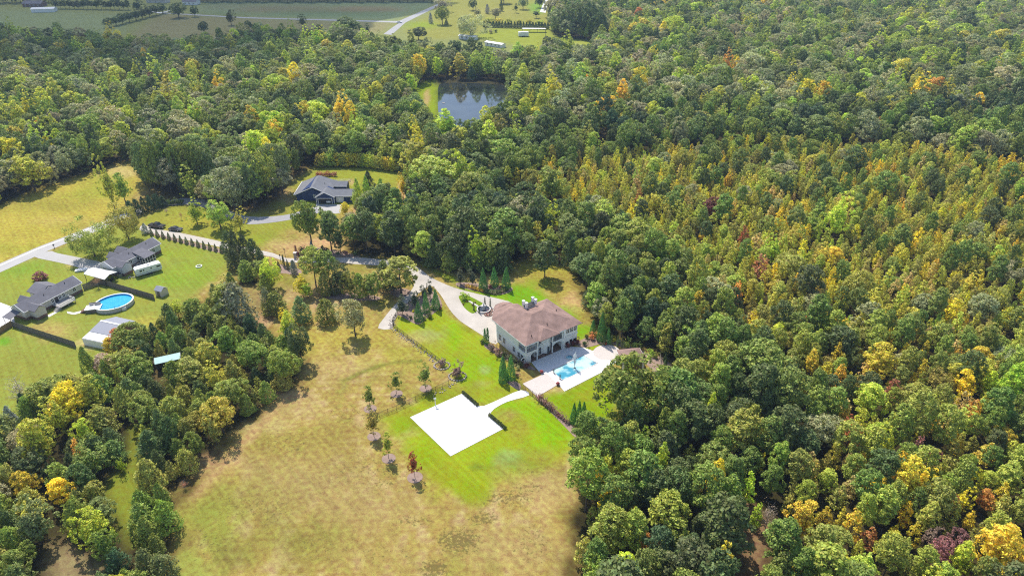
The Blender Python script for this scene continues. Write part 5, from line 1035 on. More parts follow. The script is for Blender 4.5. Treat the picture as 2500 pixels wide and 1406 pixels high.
for px, py, lb in ((1352, 911, "thin bronze figure on a stone foot at the house end of the pool"), (1367, 925, "thin bronze figure on a stone foot at the pool's lawn corner")):
    h = empty("garden_statue", P(px, py), 0, lb, "statue"); h.scale = (.72, .72, .72)
    q = MB(); q.box(-.3, .3, -.3, .3, .07, .3); q.build("pedestal", "stone", h)
    q = MB(); q.lathe(0, 0, [(.1, .3), (.16, .7), (.22, 1.0), (.14, 1.15), (.2, 1.45), (.22, 1.6), (.08, 1.72), (.12, 1.85), (.1, 2.0), (.03, 2.08)], 8); q.tube((.18, 0, 1.55), (.5, .2, 1.2), .05, .03); q.tube((-.18, 0, 1.55), (-.5, .1, 1.8), .05, .03); q.build("figure", "bark", h, True)
# court in front of the house
c = P(1181, 757); h = empty("fountain_basin", c, 0, "round pale stone fountain basin with tiered centre on the forecourt", "fountain")
q = MB(); q.ring(0, 0, 1.75, 2.05, .02, .5, 24); q.build("basin_rim", "stone", h); q = MB(); q.cyl(0, 0, 1.75, .03, .3, 24); q.build("water_surface", "pondwater", h)
q = MB(); q.lathe(0, 0, [(.5, .3), (.3, .5), (.16, .9), (.2, 1.2), (.75, 1.4), (.8, 1.5), (.2, 1.5), (.12, 1.9), (.4, 2.05), (.42, 2.12), (.1, 2.15), (.06, 2.6)], 14); q.build("tier", "stone", h, True)
for px, py in ((1192, 768), (1194, 759)):
    h = empty("ring_flower_bed", P(px, py), 0, "round brick edged flower bed %s the forecourt fountain" % ("nearest the house corner of" if py > 762 else "on the house side of"), "flower bed")
    q = MB(); q.ring(0, 0, .95, 1.2, .03, .22, 18); q.build("edging", "brickbase", h); q = MB(); q.cyl(0, 0, .95, .03, .14, 18); q.build("soil", "mulch", h)
    for i in range(7): q = MB(); q.ball(.55 * math.cos(i * .9), .55 * math.sin(i * .9), .2, .2, .8, 7, 4); q.build("flower_clump", "redflower" if i % 2 else "bark", h)
st0 = None
for i in range(6):
    q = MB(); p = P(1147 + i * 4.2, 736.5 + i * 2.4); q.box(-.42, .42, -.3, .3, .05, .11); o = q.build("stepping_stone", "stone"); o.location = p; o.rotation_euler.z = R(-40); tag(o, "pale square stepping stone in the island lawn row", "stepping stone", "stepping stones on the fountain island")
# above ground pool and its deck
c = Vector((-116.4, 173.3, 0)); h = empty("above_ground_pool", c, R(32), "big oval above ground pool with pale wall and bright blue water", "pool")
q = MB(); q.ring(0, 0, 5.05, 5.2, 0, 1.25, 36, .87); q.build("pool_wall", "liner", h); q = MB(); q.ring(0, 0, 4.9, 5.35, 1.25, 1.36, 36, .87); q.build("top_rail", "trim", h)
q = MB(); q.cyl(0, 0, 5.04, .1, .85, 36, ry=4.38); q.build("water_surface", "bluewater", h)
q = MB(); q.ring(0, 0, 5.02, 5.04, .85, 1.24, 36, .87); q.build("liner_band", "bluewater", h)
q = MB(); q.box(1.5, 2.6, -4.6, -3.9, .0, .9); q.build("pump_box", "trim", h)
q = MB(); q.tube((-.2, -4.3, 0), (-.2, -4.3, 1.9), .05); q.tube((-.2, -4.3, 1.9), (1.2, -4.1, 1.5), .05); q.build("filter_pipe", "dark", h)
h = empty("pool_deck_platform", P(232, 757), R(14), "raised white deck platform with bench at the above ground pool", "deck")
q = MB(); q.box(-2.2, 2.0, -1.6, 1.2, 1.05, 1.2); q.build("platform", "trim", h)
for u in (-2.1, -.1, 1.8):
    for v in (-1.5, 1.0): q = MB(); q.box(u, u + .12, v, v + .12, 0, 1.05); q.build("post", "oldwood", h)
q = MB(); q.box(-1.4, 1.6, 1.2, 1.3, 1.2, 1.9); q.box(-1.4, 1.6, .7, 1.2, 1.5, 1.6); q.build("bench", "deckwood", h)
q = MB()
for i in range(4): q.box(-2.2 - .35 * (i + 1), -2.2 - .35 * i, -1.0, .6, 0, .95 - .24 * i)
q.build("stairs", "brickbase", h)
q = MB(); q.box(-1.9, 1.9, -1.62, -1.6, .1, 1.0); q.build("lattice_skirt", "oldwood", h)
sheet("garden_path", [[(115, 770), (142, 757), (146, 759), (120, 774)]], .04, "concrete"); sheet("garden_path", [[(163, 760), (180, 763), (205, 757), (206, 761), (181, 768), (165, 765)]], .04, "concrete")

# ------------------------------------------------------------------ fences and walls
def fence(name, pts, label, hgt, m, style, post=2.4, group=None, cat="fence"):
    P3 = [P(*p) if len(p) == 2 else Vector(p) for p in pts]; o0 = P3[0]; h = empty(name, o0, 0, label, cat, group)
    for a, b in zip(P3[:-1], P3[1:]):
        d = b - a; L_ = d.length; n = max(1, round(L_ / post)); dn = d / L_; nn = Vector((-dn.y, dn.x, 0))
        for i in range(n):
            s, e = a + d * i / n - o0, a + d * (i + 1) / n - o0
            q = MB(); q.tube(s, s + Vector((0, 0, hgt * 1.06)), .07 if style == "board" else .05, n=4); q.build("post", "dark" if style == "bars" else m, h)
            q = MB(); k = int((e - s).length / (.16 if style == "board" else .13))
            if style == "board":
                for j in range(k):
                    c0, c1 = s + (e - s) * (j + .04) / k, s + (e - s) * (j + .96) / k; zt = hgt * (1 + .02 * ((j * 7) % 3 - 1))
                    q.add([c0 + nn * .02, c1 + nn * .02, c1 + nn * .04, c0 + nn * .04] + [p + Vector((0, 0, zt)) for p in (c0 + nn * .02, c1 + nn * .02, c1 + nn * .04, c0 + nn * .04)], [(0, 3, 2, 1), (4, 5, 6, 7), (0, 1, 5, 4), (1, 2, 6, 5), (2, 3, 7, 6), (3, 0, 4, 7)])
                q.build("board_panel", m, h)
            else:
                for z in ((.2, hgt - .05) if style == "bars" else (hgt * .35, hgt * .66, hgt * .96)): q.tube(s + Vector((0, 0, z)), e + Vector((0, 0, z)), .03 if style == "bars" else .05, n=4)
                if style == "bars":
                    for j in range(1, k): c0 = s + (e - s) * j / k; q.tube(c0 + Vector((0, 0, .1)), c0 + Vector((0, 0, hgt)), .014, n=3)
                q.build("rail_panel", "dark" if style == "bars" else m, h)
    q = MB(); q.tube(P3[-1] - o0, P3[-1] - o0 + Vector((0, 0, hgt * 1.06)), .07, n=4); q.build("post", "dark" if style == "bars" else m, h)
    return h
fence("board_fence", [(32, 798), (112, 824), (186, 848)], "weathered board fence along the near side of the cream house's yard", 1.9, "oldwood", "board")
fence("board_fence", [(250, 695), (320, 715), (378, 732)], "weathered board fence between the above ground pool and the camper lawn", 1.9, "oldwood", "board")
fence("board_fence", [(205, 708), (248, 694)], "short board fence joining the cream house to the yard corner", 1.9, "oldwood", "board")
fence("board_fence", [(-30, 834), (30, 797)], "newer orange brown board fence below the cream house's drive", 1.8, "newwood", "board")
fence("metal_fence", smooth_loop([(972, 764), (960, 785), (962, 800), (985, 818), (1030, 852), (1074, 885)], 2, False), "black metal fence curving from the hollies down to the round stone bed", 1.3, "dark", "bars", 2.2)
fence("metal_fence", [(926, 1017), (968, 1000), (1030, 970), (1096, 938)], "black metal fence between the lawn and the round mulch trees", 1.3, "dark", "bars", 2.0)
fence("metal_fence", [(1262, 940), (1274, 948), (1291, 960), (1309, 973)], "black metal gate fence across the walkway to the pool terrace", 1.5, "dark", "bars", 1.5)
fence("rail_fence", [(818, 445), (856, 444)], "short white rail fence on the lawn behind the navy house", 1.2, "trim", "rail", 2.4)
fence("metal_fence", [(1612, 870), (1614, 940)], "brown rail fence beside the row of small cones on the mulch bank", 1.2, "oldwood", "rail", 2.2)
# field stones heaped under the curved fence and round the beds
def stones(pts, n, seed, label, sp=.5, ring=None):
    g = random.Random(seed); b = MB(); P3 = [P(*p) for p in pts]
    for i in range(n):
        if ring: c = P3[0] + Vector((ring * math.cos(6.283 * i / n), ring * math.sin(6.283 * i / n), 0))
        else: k = g.random() * (len(P3) - 1); j = int(k); c = P3[j].lerp(P3[j + 1], k - j) + Vector((g.gauss(0, sp), g.gauss(0, sp), 0))
        b.ball(c.x, c.y, .1, g.uniform(.09, .2), .7, 6, 4)
    o = b.build("rubble_stone", "rock"); o["kind"] = "stuff"; return o
stones(smooth_loop([(968, 766), (957, 787), (958, 802), (982, 820), (1027, 854), (1072, 887)], 2, False), 200, 3, "")
stones([(1060, 966), (1096, 944), (1112, 934)], 24, 5, "", .4)
for px, py, r_, lb in ((1079, 893, 2.0, "ring of pale stones around a dark bush where the curved fence ends"), (1117, 919, 2.2, "ring of pale stones around a large grey bush on the lawn edge")):
    b = MB(); g = random.Random(px); o0 = P(px, py)
    for i in range(20): b.ball(r_ * math.cos(6.283 * i / 20), r_ * .85 * math.sin(6.283 * i / 20), .12, g.uniform(.2, .34), .75, 6, 4)
    o = b.build("stone_ring", "rock"); o.location = o0; tag(o, lb, "stone ring")
# court furniture, mailbox, small yard things
h = empty("court_post", P(1063, 990), 0, "white post at the edge of the sports court", "post"); q = MB(); q.cyl(0, 0, .09, 0, 2.4, 8); q.build("pole", "trim", h); q = MB(); q.box(-.3, .3, -.04, .04, 2.0, 2.4); q.build("backboard", "trim", h)
for px, py, lb in ((133, 606, "black mailbox on a post at the road's driveway mouth"),):
    h = empty("mailbox", P(px, py), 0, lb, "mailbox"); q = MB(); q.box(-.06, .06, -.06, .06, 0, 1.1); q.build("post", "oldwood", h); q = MB(); q.xprism([(-.18, 1.1), (.18, 1.1), (.18, 1.3), (.1, 1.42), (-.1, 1.42), (-.18, 1.3)], -.3, .3); q.build("box", "dark", h)
q = MB(); q.ring(0, 0, .75, 1.0, 0, .3, 18); o = q.build("white_tyre_ring", "campwhite"); o.location = P(486, 651); tag(o, "white ring lying alone on the lawn beyond the camper", "lawn ring")
h = empty("brush_heap", P(322, 678), 0, "low heap of boards and branches in front of the camper", "heap"); g = random.Random(8)
for i in range(14): q = MB(); q.tube((g.uniform(-1.3, 1.3), g.uniform(-.9, .9), .1), (g.uniform(-1.6, 1.6), g.uniform(-1, 1), g.uniform(.1, .6)), .07, .05, 4); q.build("board", "deckwood", h)
h = empty("white_boat", P(198, 661), R(20), "small white cover lying beside the carport drive", "cover"); q = MB(); q.prism([(-1.6, -.8), (1.6, -.8), (2, 0), (1.6, .8), (-1.6, .8)], .1, .5); q.build("hull", "campwhite", h)
for i, (u, v) in enumerate(((-2.2, 1.0), (-1.6, -.6), (-2.6, -1.2))):
    h = frame_at(-124.4, 190.0, 66, "storage_drum", "grey drum standing under the white carport", "drum", "drums under the carport"); q = MB(); q.lathe(u, v, [(.32, 0), (.34, .1), (.34, .9), (.3, .95)], 10); q.build("barrel", "dark" if i else "chrome", h)
h = frame_at(-124.4, 190.0, 66, "heat_pump", "grey heat pump unit between the carport and the house wing", "heat pump"); q = MB(); q.box(.3, 1.3, -1.6, -.7, 0, 1.0); q.build("casing", "chrome", h); q = MB(); q.cyl(.8, -1.15, .38, 1.0, 1.06, 12); q.build("fan_guard", "dark", h)
q = MB(); q.box(-.7, .7, -.55, .55, .0, .18); o = q.build("floating_dock", "deckwood"); o.location = P(1083, 252, .05); tag(o, "small grey float on the pond near the dam", "dock")
for px, py, hh, lb in ((697, 628, 2.6, "black lamp post at the driveway gate, on the far side"), (686, 641, 2.4, "black lamp post at the driveway gate, on the near side")):
    h = empty("lamp_post", P(px, py), 0, lb, "lamp post"); q = MB(); q.cyl(0, 0, .08, 0, hh, 8, .05); q.build("pole", "dark", h); q = MB(); q.lathe(0, 0, [(.1, hh), (.2, hh + .15), (.2, hh + .45), (.05, hh + .6)], 8); q.build("lantern", "dark", h)
for px, py, lb in ((722, 630, "stone gate pillar on the far side of the driveway"), (716, 650, "stone gate pillar on the near side of the driveway")):
    h = empty("gate_pillar", P(px, py), 0, lb, "pillar"); q = MB(); q.box(-.45, .45, -.45, .45, 0, 1.9); q.build("shaft", "rock", h); q = MB(); q.box(-.55, .55, -.55, .55, 1.9, 2.1); q.build("cap", "stone", h)

# ------------------------------------------------------------------ single trees and planting in the open land
t = tree
t("maple", 282, 514, 399, 44, "light", "tall sweetgum with bright leaves, nearer of the pair at the hayfield corner"); t("maple", 309, 502, 422, 42, "light", "second bright leafed tall tree at the hayfield corner, by the dark hedge")
for i, (x, y, ty) in enumerate(((322, 526, 488), (338, 523, 484), (354, 519, 480), (370, 514, 476), (386, 509, 472), (400, 504, 478))): t("cedar", x, y, ty, 26, "deep", "dark evergreen in the dense hedge beside the pine grove drive", "hedge evergreens beside the drive")
for x, y in ((414, 501), (424, 500), (434, 499), (444, 498)): tree("bush", x, y, y - 14, 16, "dark", "low dark shrub at the end of the evergreen hedge", "low shrubs at the hedge end")
GR = [(355, 452, 352), (366, 470, 350), (384, 476, 356), (398, 474, 348), (412, 466, 350), (428, 462, 346), (442, 470, 352), (456, 462, 348), (470, 466, 350), (486, 462, 346), (500, 468, 352), (378, 455, 345), (404, 450, 342), (448, 450, 340), (476, 448, 338), (516, 458, 346), (524, 474, 372), (350, 436, 340)]
for x, y, ty in GR: t("pine", x, y, ty, 40, prng.choice(["dark", "pine", "green", "mid"]), "tall tree with a bare trunk in the grove by the grey gravel drive", "tall trees of the gravel drive grove")
t("broad", 575, 514, 407, 104, "grey", "large round grey green oak beside the gravel drive"); t("broad", 622, 505, 386, 80, "mid", "tall oak standing behind the large round grey green oak"); t("broad", 656, 492, 378, 76, "green", "broad tree between the round oak and the navy house"); t("broad", 690, 470, 352, 76, "mid", "tall tree at the wood's edge above the navy house"); t("maple", 545, 500, 420, 50, "dark", "dark tree close to the large round grey green oak, on the grove side")
t("willow", 315, 584, 512, 72, "olive", "olive willow with drooping crown behind the grey ranch house, by the road bend"); t("willow", 232, 626, 559, 92, "olive", "wide olive willow on the lawn between road and grey ranch house")
t("bush", 268, 569, 552, 22, "brown", "dark reddish shrub at the foot of the roadside willow"); t("cedar", 356, 570, 545, 22, "blue", "blue green conifer at the head of the small cone row")
for i in range(14): t("arbor", 371 + i * 14.2, 575 + i * 3.45, 556 + i * 3.5, 11, "dark", "small dark cone in the planted row along the driveway", "row of small cones along the driveway")
t("bare", 408, 523, 506, 18, "silver", "tiny leafless ornamental tree on the lawn near the dark hedge"); t("bare", 444, 536, 515, 14, "brown", "tiny thin brown tree in a mulch ring on the navy house lawn")
t("maple", 482, 547, 497, 46, "lime", "small yellow green tree alone on the navy house lawn"); t("broad", 540, 560, 494, 62, "light", "round light green tree on the navy house lawn near the driveway"); t("maple", 588, 562, 517, 38, "yolive", "small olive tree next to the dark driveway cedars")
for x, y, ty, w in ((562, 618, 560, 40), (580, 632, 562, 44), (600, 626, 570, 40), (622, 640, 582, 44), (640, 652, 604, 40), (575, 655, 604, 46), (605, 662, 606, 50)): t("cedar", x, y, ty, w, "dark", "dark cedar in the clump where the driveway bends", "dark cedars at the driveway bend")
t("sapling", 100, 684, 662, 38, "wine", "purple leaved plum bush on the lawn by the road"); t("bare", 241, 702, 671, 28, "brown", "small brown leafless tree at the fence corner behind the carport")
t("broad", 762, 604, 479, 84, "green", "tall spreading oak before the navy house garage"); t("maple", 810, 612, 502, 62, "mid", "tall narrow oak, middle of the three before the navy house"); t("maple", 832, 619, 549, 40, "dark", "smallest of the three tall trees before the navy house"); t("maple", 844, 529, 496, 30, "yellow", "small bright yellow tree by the navy house apron")
for x, y, ty, w, tn, lb in ((876, 503, 435, 38, "light", "bright upright conifer nearest the navy house wing"), (899, 504, 430, 38, "light", "bright upright conifer, second from the navy house wing"), (901, 462, 418, 40, "deep", "dark round tree behind the bright upright conifers"), (934, 506, 435, 44, "light", "bright upright conifer beyond the pair near the navy house"), (966, 514, 455, 44, "green", "upright conifer at the clay path end of the group"), (985, 484, 430, 26, "yellow", "thin yellow tree by the clay path")): t("maple" if tn == "yellow" else "cedar", x, y, ty, w, tn, lb)
for i in range(26): f_ = i / 25; x = 779 + 186 * f_; y = 409 - 6 * math.sin(math.pi * f_) + 10 * f_; t("sapling", x, y, y - 34 + 2 * math.sin(i * 2.1), 24, prng.choice(["yolive", "light", "yolive", "yellow"]), "golden olive tall shrub in the screen behind the navy house lawn", "golden screen shrubs behind the navy house")
for x, y, ty, tn in ((796, 402, 366, "dark"), (816, 400, 356, "green"), (836, 398, 352, "dark"), (870, 396, 360, "olive"), (905, 398, 366, "green"), (940, 402, 370, "dark"), (990, 430, 380, "dark"), (1005, 470, 404, "green"), (1015, 500, 420, "light")): t("maple", x, y, ty, 40, tn, f"{WORD[tn]} tree just behind the golden screen shrubs", "trees behind the golden screen")
for i in range(7): t("bush", 776 + i * 7, 431 - (i % 2), 419 + (i % 3), 13, "brown", "brownish shrub in the row right behind the navy roof", "brown shrubs behind the navy roof")
# entry gate
t("pencil", 694, 650, 622, 7, "dark", "pencil thin cypress in the gate mulch bed"); t("arbor", 682, 658, 636, 11, "dark", "teardrop evergreen at the gate bed's left end"); t("arbor", 704, 657, 634, 12, "dark", "teardrop evergreen beside the pencil thin cypress"); t("cedar", 719, 668, 634, 22, "blue", "spiky blue green conifer by the gate pillar"); t("pencil", 723, 616, 598, 6, "wine", "small dark cone behind the gate pillars"); t("cedar", 762, 612, 588, 14, "blue", "small dark conifer under the tall spreading oak"); t("bush", 735, 650, 634, 24, "silver", "pale grey shrub by the gate")
for x, y, w in ((742, 626, 20), (752, 618, 18), (730, 624, 14), (738, 615, 16), (790, 622, 16), (800, 617, 16), (826, 622, 12), (846, 622, 14), (868, 624, 16)): t("bush", x, y, y - w * .8, w, prng.choice(["wine", "dark", "box", "plum"]), "dark shrub in the planting along the driveway under the tall trees", "dark shrubs under the driveway trees")
t("cedar", 790, 625, 598, 16, "dark", "narrow dark evergreen among the driveway shrubs")
# grove beside the drive
for k, x, y, ty, w, tn, lb in (("pine", 772, 700, 606, 54, "pinelight", "round topped pine beside the driveway gate"), ("pine", 806, 698, 615, 40, "pine", "slimmer pine close to the round topped gate pine"), ("cedar", 797, 720, 655, 36, "green", "pointed bright cedar at the front of the grove"), ("broad", 838, 716, 640, 46, "dark", "dark dense tree in the middle of the drive grove"), ("cedar", 822, 716, 664, 36, "dark", "cedar between the pointed bright cedar and dark dense tree"), ("broad", 858, 726, 662, 40, "green", "green tree in front of the drive grove"),
    ("cedar", 880, 724, 664, 36, "green", "cedar in the drive grove with olive tips"), ("maple", 900, 728, 672, 34, "olive", "olive tree near the end of the drive grove"), ("pine", 915, 731, 667, 36, "green", "thin trunked tree at the lower end of the drive grove"), ("pine", 980, 718, 628, 74, "pinelight", "big spreading pine with a tall trunk over the spur drive"), ("cedar", 941, 704, 632, 40, "mid", "grey green cedar leaning against the big spreading pine"), ("maple", 960, 710, 668, 40, "dark", "low dark tree under the big spreading pine"),
    ("maple", 740, 722, 674, 32, "yellow", "leaning yellow green sapling on the dry grass"), ("maple", 752, 728, 692, 26, "lime", "small lime tree at the leaning sapling's foot"), ("broad", 664, 704, 638, 46, "lime", "lime leaved tree with pale bare limbs at the dark clump's edge"), ("cedar", 675, 764, 710, 56, "green", "bushy cedar at the cedar patch top corner"), ("cedar", 738, 784, 722, 52, "mid", "grey green cedar in the row of three on dry grass"), ("cedar", 800, 784, 728, 52, "green", "rounded cedar in the row of three on dry grass"),
    ("broad", 868, 820, 732, 74, "grey", "big grey green oak standing alone on the dry grass"), ("broad", 738, 886, 799, 62, "dark", "dark broad tree at the tip of the cedar patch by the field"), ("cedar", 712, 864, 800, 48, "deep", "dark cedar just inside the field tip of the cedar patch"), ("broad", 700, 936, 850, 76, "green", "feathery broad tree bulging over the field from the cedar patch"), ("cedar", 585, 790, 690, 84, "grey", "large pale green conifer in the open patch above the cedars"), ("pine", 560, 782, 696, 60, "green", "pine beside the large pale green conifer"), ("cedar", 655, 760, 700, 30, "grey", "small grey cedar beside the bushy corner cedar"),
    ("pine", 1330, 677, 590, 62, "dark", "lone dark pine with round shadow on the lawn behind the mansion"), ("cedar", 1057, 650, 574, 56, "dark", "large dense dark tree on the driveway's wooded side"), ("cedar", 1098, 659, 604, 46, "green", "bright tipped cedar next to the large dense dark tree"), ("cedar", 1116, 656, 606, 30, "dark", "dark cedar tucked beside the bright tipped cedar"), ("cedar", 1149, 657, 590, 46, "mid", "grey green cedar behind the pair of hollies"), ("cedar", 1173, 664, 606, 32, "dark", "dark cedar behind the cone trio, leftmost"), ("cedar", 1194, 659, 609, 36, "green", "cedar behind the middle of the cone trio"), ("cedar", 1226, 664, 597, 52, "dark", "tall dark cedar behind the end of the cone trio"), ("broad", 1285, 632, 560, 60, "mid", "broad tree above the lone dark pine"), ("cedar", 1395, 650, 572, 52, "dark", "dark conifer at the wood's edge above the back lawn"),
    ("broad", 1522, 1022, 868, 176, "green", "big leafy oak overhanging the lawn beside the pavilion"), ("broad", 1590, 1000, 896, 76, "dark", "dark tree attached to the big leafy oak by the pavilion")): t(k, x, y, ty, w * (1.22 if y < 800 and x < 1000 else 1), tn, lb)
# planted beds of the big house
for x, y, ty, w, lb in ((1023, 783, 735, 28, "front cone of the trio by the spur drive bed"), (1041, 763, 712, 24, "middle cone of the trio by the spur drive bed"), (1065, 754, 705, 25, "rear cone of the trio by the spur drive bed"), (1180, 707, 653, 26, "leftmost tall cone in the hedge bed behind the driveway"), (1207, 700, 650, 26, "middle tall cone in the hedge bed behind the driveway"), (1236, 704, 651, 27, "rightmost tall cone in the hedge bed behind the driveway"),
    (1228, 911, 866, 24, "rear cone of the trio on the lawn by the walkway"), (1228, 933, 884, 27, "front cone of the trio on the lawn by the walkway"), (1247, 926, 867, 29, "tallest cone of the trio on the lawn by the walkway"), (1447, 816, 780, 20, "small cone near the mansion's far corner"), (1467, 832, 760, 28, "tall bright cone at the garden edge by the pines"), (1484, 838, 800, 18, "small cone at the foot of the tall bright cone")): t("arbor", x, y, ty, w, "cone", lb)
for x, y, ty, w, lb in ((983, 769, 722, 32, "dark holly nearest the spur drive"), (1014, 752, 711, 24, "dark holly behind the spur drive holly"), (1037, 736, 697, 24, "dark holly between the cones and the driveway"), (1051, 728, 685, 21, "tallest dark holly at the driveway fork"), (1124, 694, 656, 24, "dark holly at the left end of the hedge bed"), (1153, 697, 658, 26, "second dark holly in the hedge bed")): t("holly", x, y, ty, w, "hol", lb)
for i in range(5): t("ball", 1142 + i * 8.7, 701 + i * 2.6, 701 + i * 2.6 - 8.5, 10.5, "goldball", "round golden clipped shrub in the bed beside the driveway", "golden shrubs beside the driveway")
for x, y in ((1188, 714), (1197, 716), (1207, 717.5), (1218, 716.5), (1228, 713.5), (1237, 709)): t("ball", x, y, y - 11, 12, "dark", "round green clipped shrub in front of the tall cones", "green clipped shrubs before the tall cones")
for x, y, w, tn, lb in ((1196, 704, 13, "wine", "dark red shrub between the left and middle tall cones"), (1224, 704, 13, "wine", "dark red shrub between the middle and right tall cones"), (1206, 700, 11, "yellow", "small yellow shrub before the middle tall cone"), (1172, 700, 9, "yellow", "small yellow shrub before the left tall cone"), (1009, 762, 8, "yellow", "small yellow shrub by the front cone of the spur bed"), (1036, 780, 12, "green", "low green shrub at the spur bed front"), (1050, 776, 17, "green", "wide low green shrub at the spur bed front"), (1075, 756, 13, "wine", "reddish shrub at the lawn end of the spur bed"), (1003, 778, 10, "dark", "small dark shrub by the front cone"), (1053, 755, 14, "sage", "pale airy shrub between the spur bed cones"), (1134, 731, 25, "light", "wide light green shrub at the tip of the fountain island"),
    (1177, 838, 14, "dark", "round dark bush at the mansion's drive corner"), (1202, 855, 22, "mauve", "mauve grey shrub under the mansion's long wall"), (1216, 866, 24, "mauve", "second mauve grey shrub under the mansion's long wall"), (1230, 872, 20, "box", "dark hedge shrub under the mansion's long wall"), (1244, 880, 20, "box", "second dark hedge shrub under the mansion's long wall"), (1258, 888, 20, "box", "third dark hedge shrub under the mansion's long wall"), (1272, 894, 18, "dark", "dark shrub near the mansion's terrace corner"), (1264, 902, 14, "sage", "pale green shrub near the mansion's terrace corner"), (1284, 897, 16, "wine", "dark red shrub at the mansion's terrace corner"), (1262, 920, 14, "plum", "reddish small tree like shrub beside the cone trio"), (1292, 893, 10, "brown", "brown shrub beside the loggia corner"),
    (1079, 893, 24, "mauve", "mauve bush within the smaller stone ring"), (1117, 919, 36, "mauve", "large grey bush within the larger stone ring"), (1398, 843, 18, "wine", "dark red hedge shrub under the arched windows"), (1410, 838, 16, "wine", "second dark red hedge shrub under the arched windows"), (1386, 848, 14, "wine", "third dark red hedge shrub under the arched windows"), (1427, 843, 15, "dark", "dark round topiary at the mansion's far corner"), (1432, 826, 14, "dark", "dark round shrub behind the corner topiary"), (1445, 828, 22, "rust", "orange brown shrub by the mansion's far corner"), (1499, 834, 14, "yellow", "yellow shrub among the pencil cypresses"), (1510, 838, 14, "sage", "pale shrub among the pencil cypresses"), (1530, 848, 24, "light", "broad leafy green shrub beside the pavilion roof"), (1551, 850, 22, "green", "glossy green shrub behind the pavilion roof"), (1478, 842, 10, "red", "red flowering shrub at the round patio"),
    (1590, 868, 20, "light", "light green shrub beyond the pavilion"), (1600, 874, 18, "green", "green shrub beyond the pavilion, nearer the cones"), (1576, 930, 26, "sage", "pale shrub between the big oak and the small cones")): t("bush", x, y, y - w * .75, w, tn, lb)
for x, y, ty in ((1475, 842, 818), (1493, 842, 816), (1507, 846, 818), (1517, 852, 824), (1523, 855, 832)): t("pencil", x, y, ty, 5.5, "dark", "pencil cypress at the edge of the round paver patio", "pencil cypresses by the round patio")
for x, y, lb in ((1157, 757, "leftmost"), (1170, 764, "front"), (1184, 745, "rear left"), (1197, 748, "rear right")): t("pencil", x, y, y - 20, 4.6, "box", f"thin dark cypress beside the forecourt fountain, {lb} of four")
for dx, dy in ((0, 0), (9, 2), (-4, 6), (6, 8)): t("ball", 1140 + dx * 2.2, 738 + dy, 734 + dy, 4, "wine", "tiny dark clipped plant beside the stepping stones", "tiny clipped plants on the fountain island")
for x, y, ty in ((1184, 838, 802), (1191, 840, 800)): t("pencil", x, y, ty, 9, "cone", "slim green cypress at the mansion's drive corner", "slim cypresses at the mansion corner")
for x, y, ty in ((1400, 1032, 982), (1412, 1037, 976), (1424, 1030, 980)): t("arbor", x, y, ty, 24, "cone", "tall cone in the tight group beside the shrub row end", "tall cones beside the shrub row end")
t("arbor", 1413, 1067, 1034, 15, "dark", "small egg shaped evergreen by the field pines, nearer the camera"); t("arbor", 1431, 1046, 1020, 14, "dark", "small egg shaped evergreen by the tight cone group")
for x, y, ty in ((1626, 866, 850), (1624, 882, 862), (1623, 898, 876), (1622, 916, 892), (1618, 934, 906), (1612, 950, 922), (1597, 956, 928)): t("arbor", x, y, ty, 15, "dark", "small cone in the row along the mulch bank by the pines", "cones along the mulch bank")
for i in range(14): f_ = i / 13; x, y = 1317 + 70 * f_, 977 + 58 * f_; w = 21 - 9 * f_; t("bush", x, y, y - w * .7, w, "mauve" if i % 3 else "plum", "mauve grey shrub in the diagonal row below the terrace gate", "diagonal row of mauve shrubs")
for i in range(12): f_ = i / 11; t("ball", 1131 + 34 * f_, 960 + 30 * f_, 952.5 + 30 * f_, 8.4, "box", "dark boxwood ball along the court's house side, upper row", "upper boxwood row at the court")
for i in range(11): f_ = i / 10; t("ball", 1196 + 37 * f_, 1016 + 31 * f_, 1008 + 31 * f_, 9, "box", "dark boxwood ball along the court's house side, lower row", "lower boxwood row at the court")
for x, y, ty, w, tn, lb in ((1039, 948, 891, 34, "green", "round lawn tree in a mulch ring nearest the stone beds"), (968, 961, 910, 31, "green", "round lawn tree in a mulch ring, second along the metal fence"), (904, 998, 943, 34, "green", "round lawn tree in a mulch ring at the fence's far end"), (913, 1065, 1008, 34, "olive", "olive tinged lawn tree in a mulch ring"), (949, 1119, 1058, 30, "yolive", "yellowing lawn tree in a mulch ring"), (1013, 1165, 1107, 30, "red", "lawn tree turning red in a mulch ring")):
    t("lollipop", x, y, ty, w, tn, lb); q = MB(); q.cyl(0, 0, 1.5, 0, .045, 20); o = q.build("mulch_ring", "mulch"); o.location = P(x, y); o["kind"] = "structure"
    if tn == "red": bpy.data.objects.remove(o); q = MB(); q.cyl(0, 0, 1.65, 0, .045, 20); o = q.build("mulch_ring", "mulch"); o.location = P(x, y); o["kind"] = "structure"
t("bare", 1868, 1290, 1228, 56, "silver", "grey leafless tree at the clearing among the pines"); t("bush", 300, 1150, 1120, 26, "bright", "bright green bush alone in the grassy trail clearing"); t("bare", 60, 985, 915, 70, "silver", "grey nearly leafless tree at the cedar patch corner"); t("bare", 452, 1192, 1172, 26, "brown", "brown bramble clump at the field's edge")
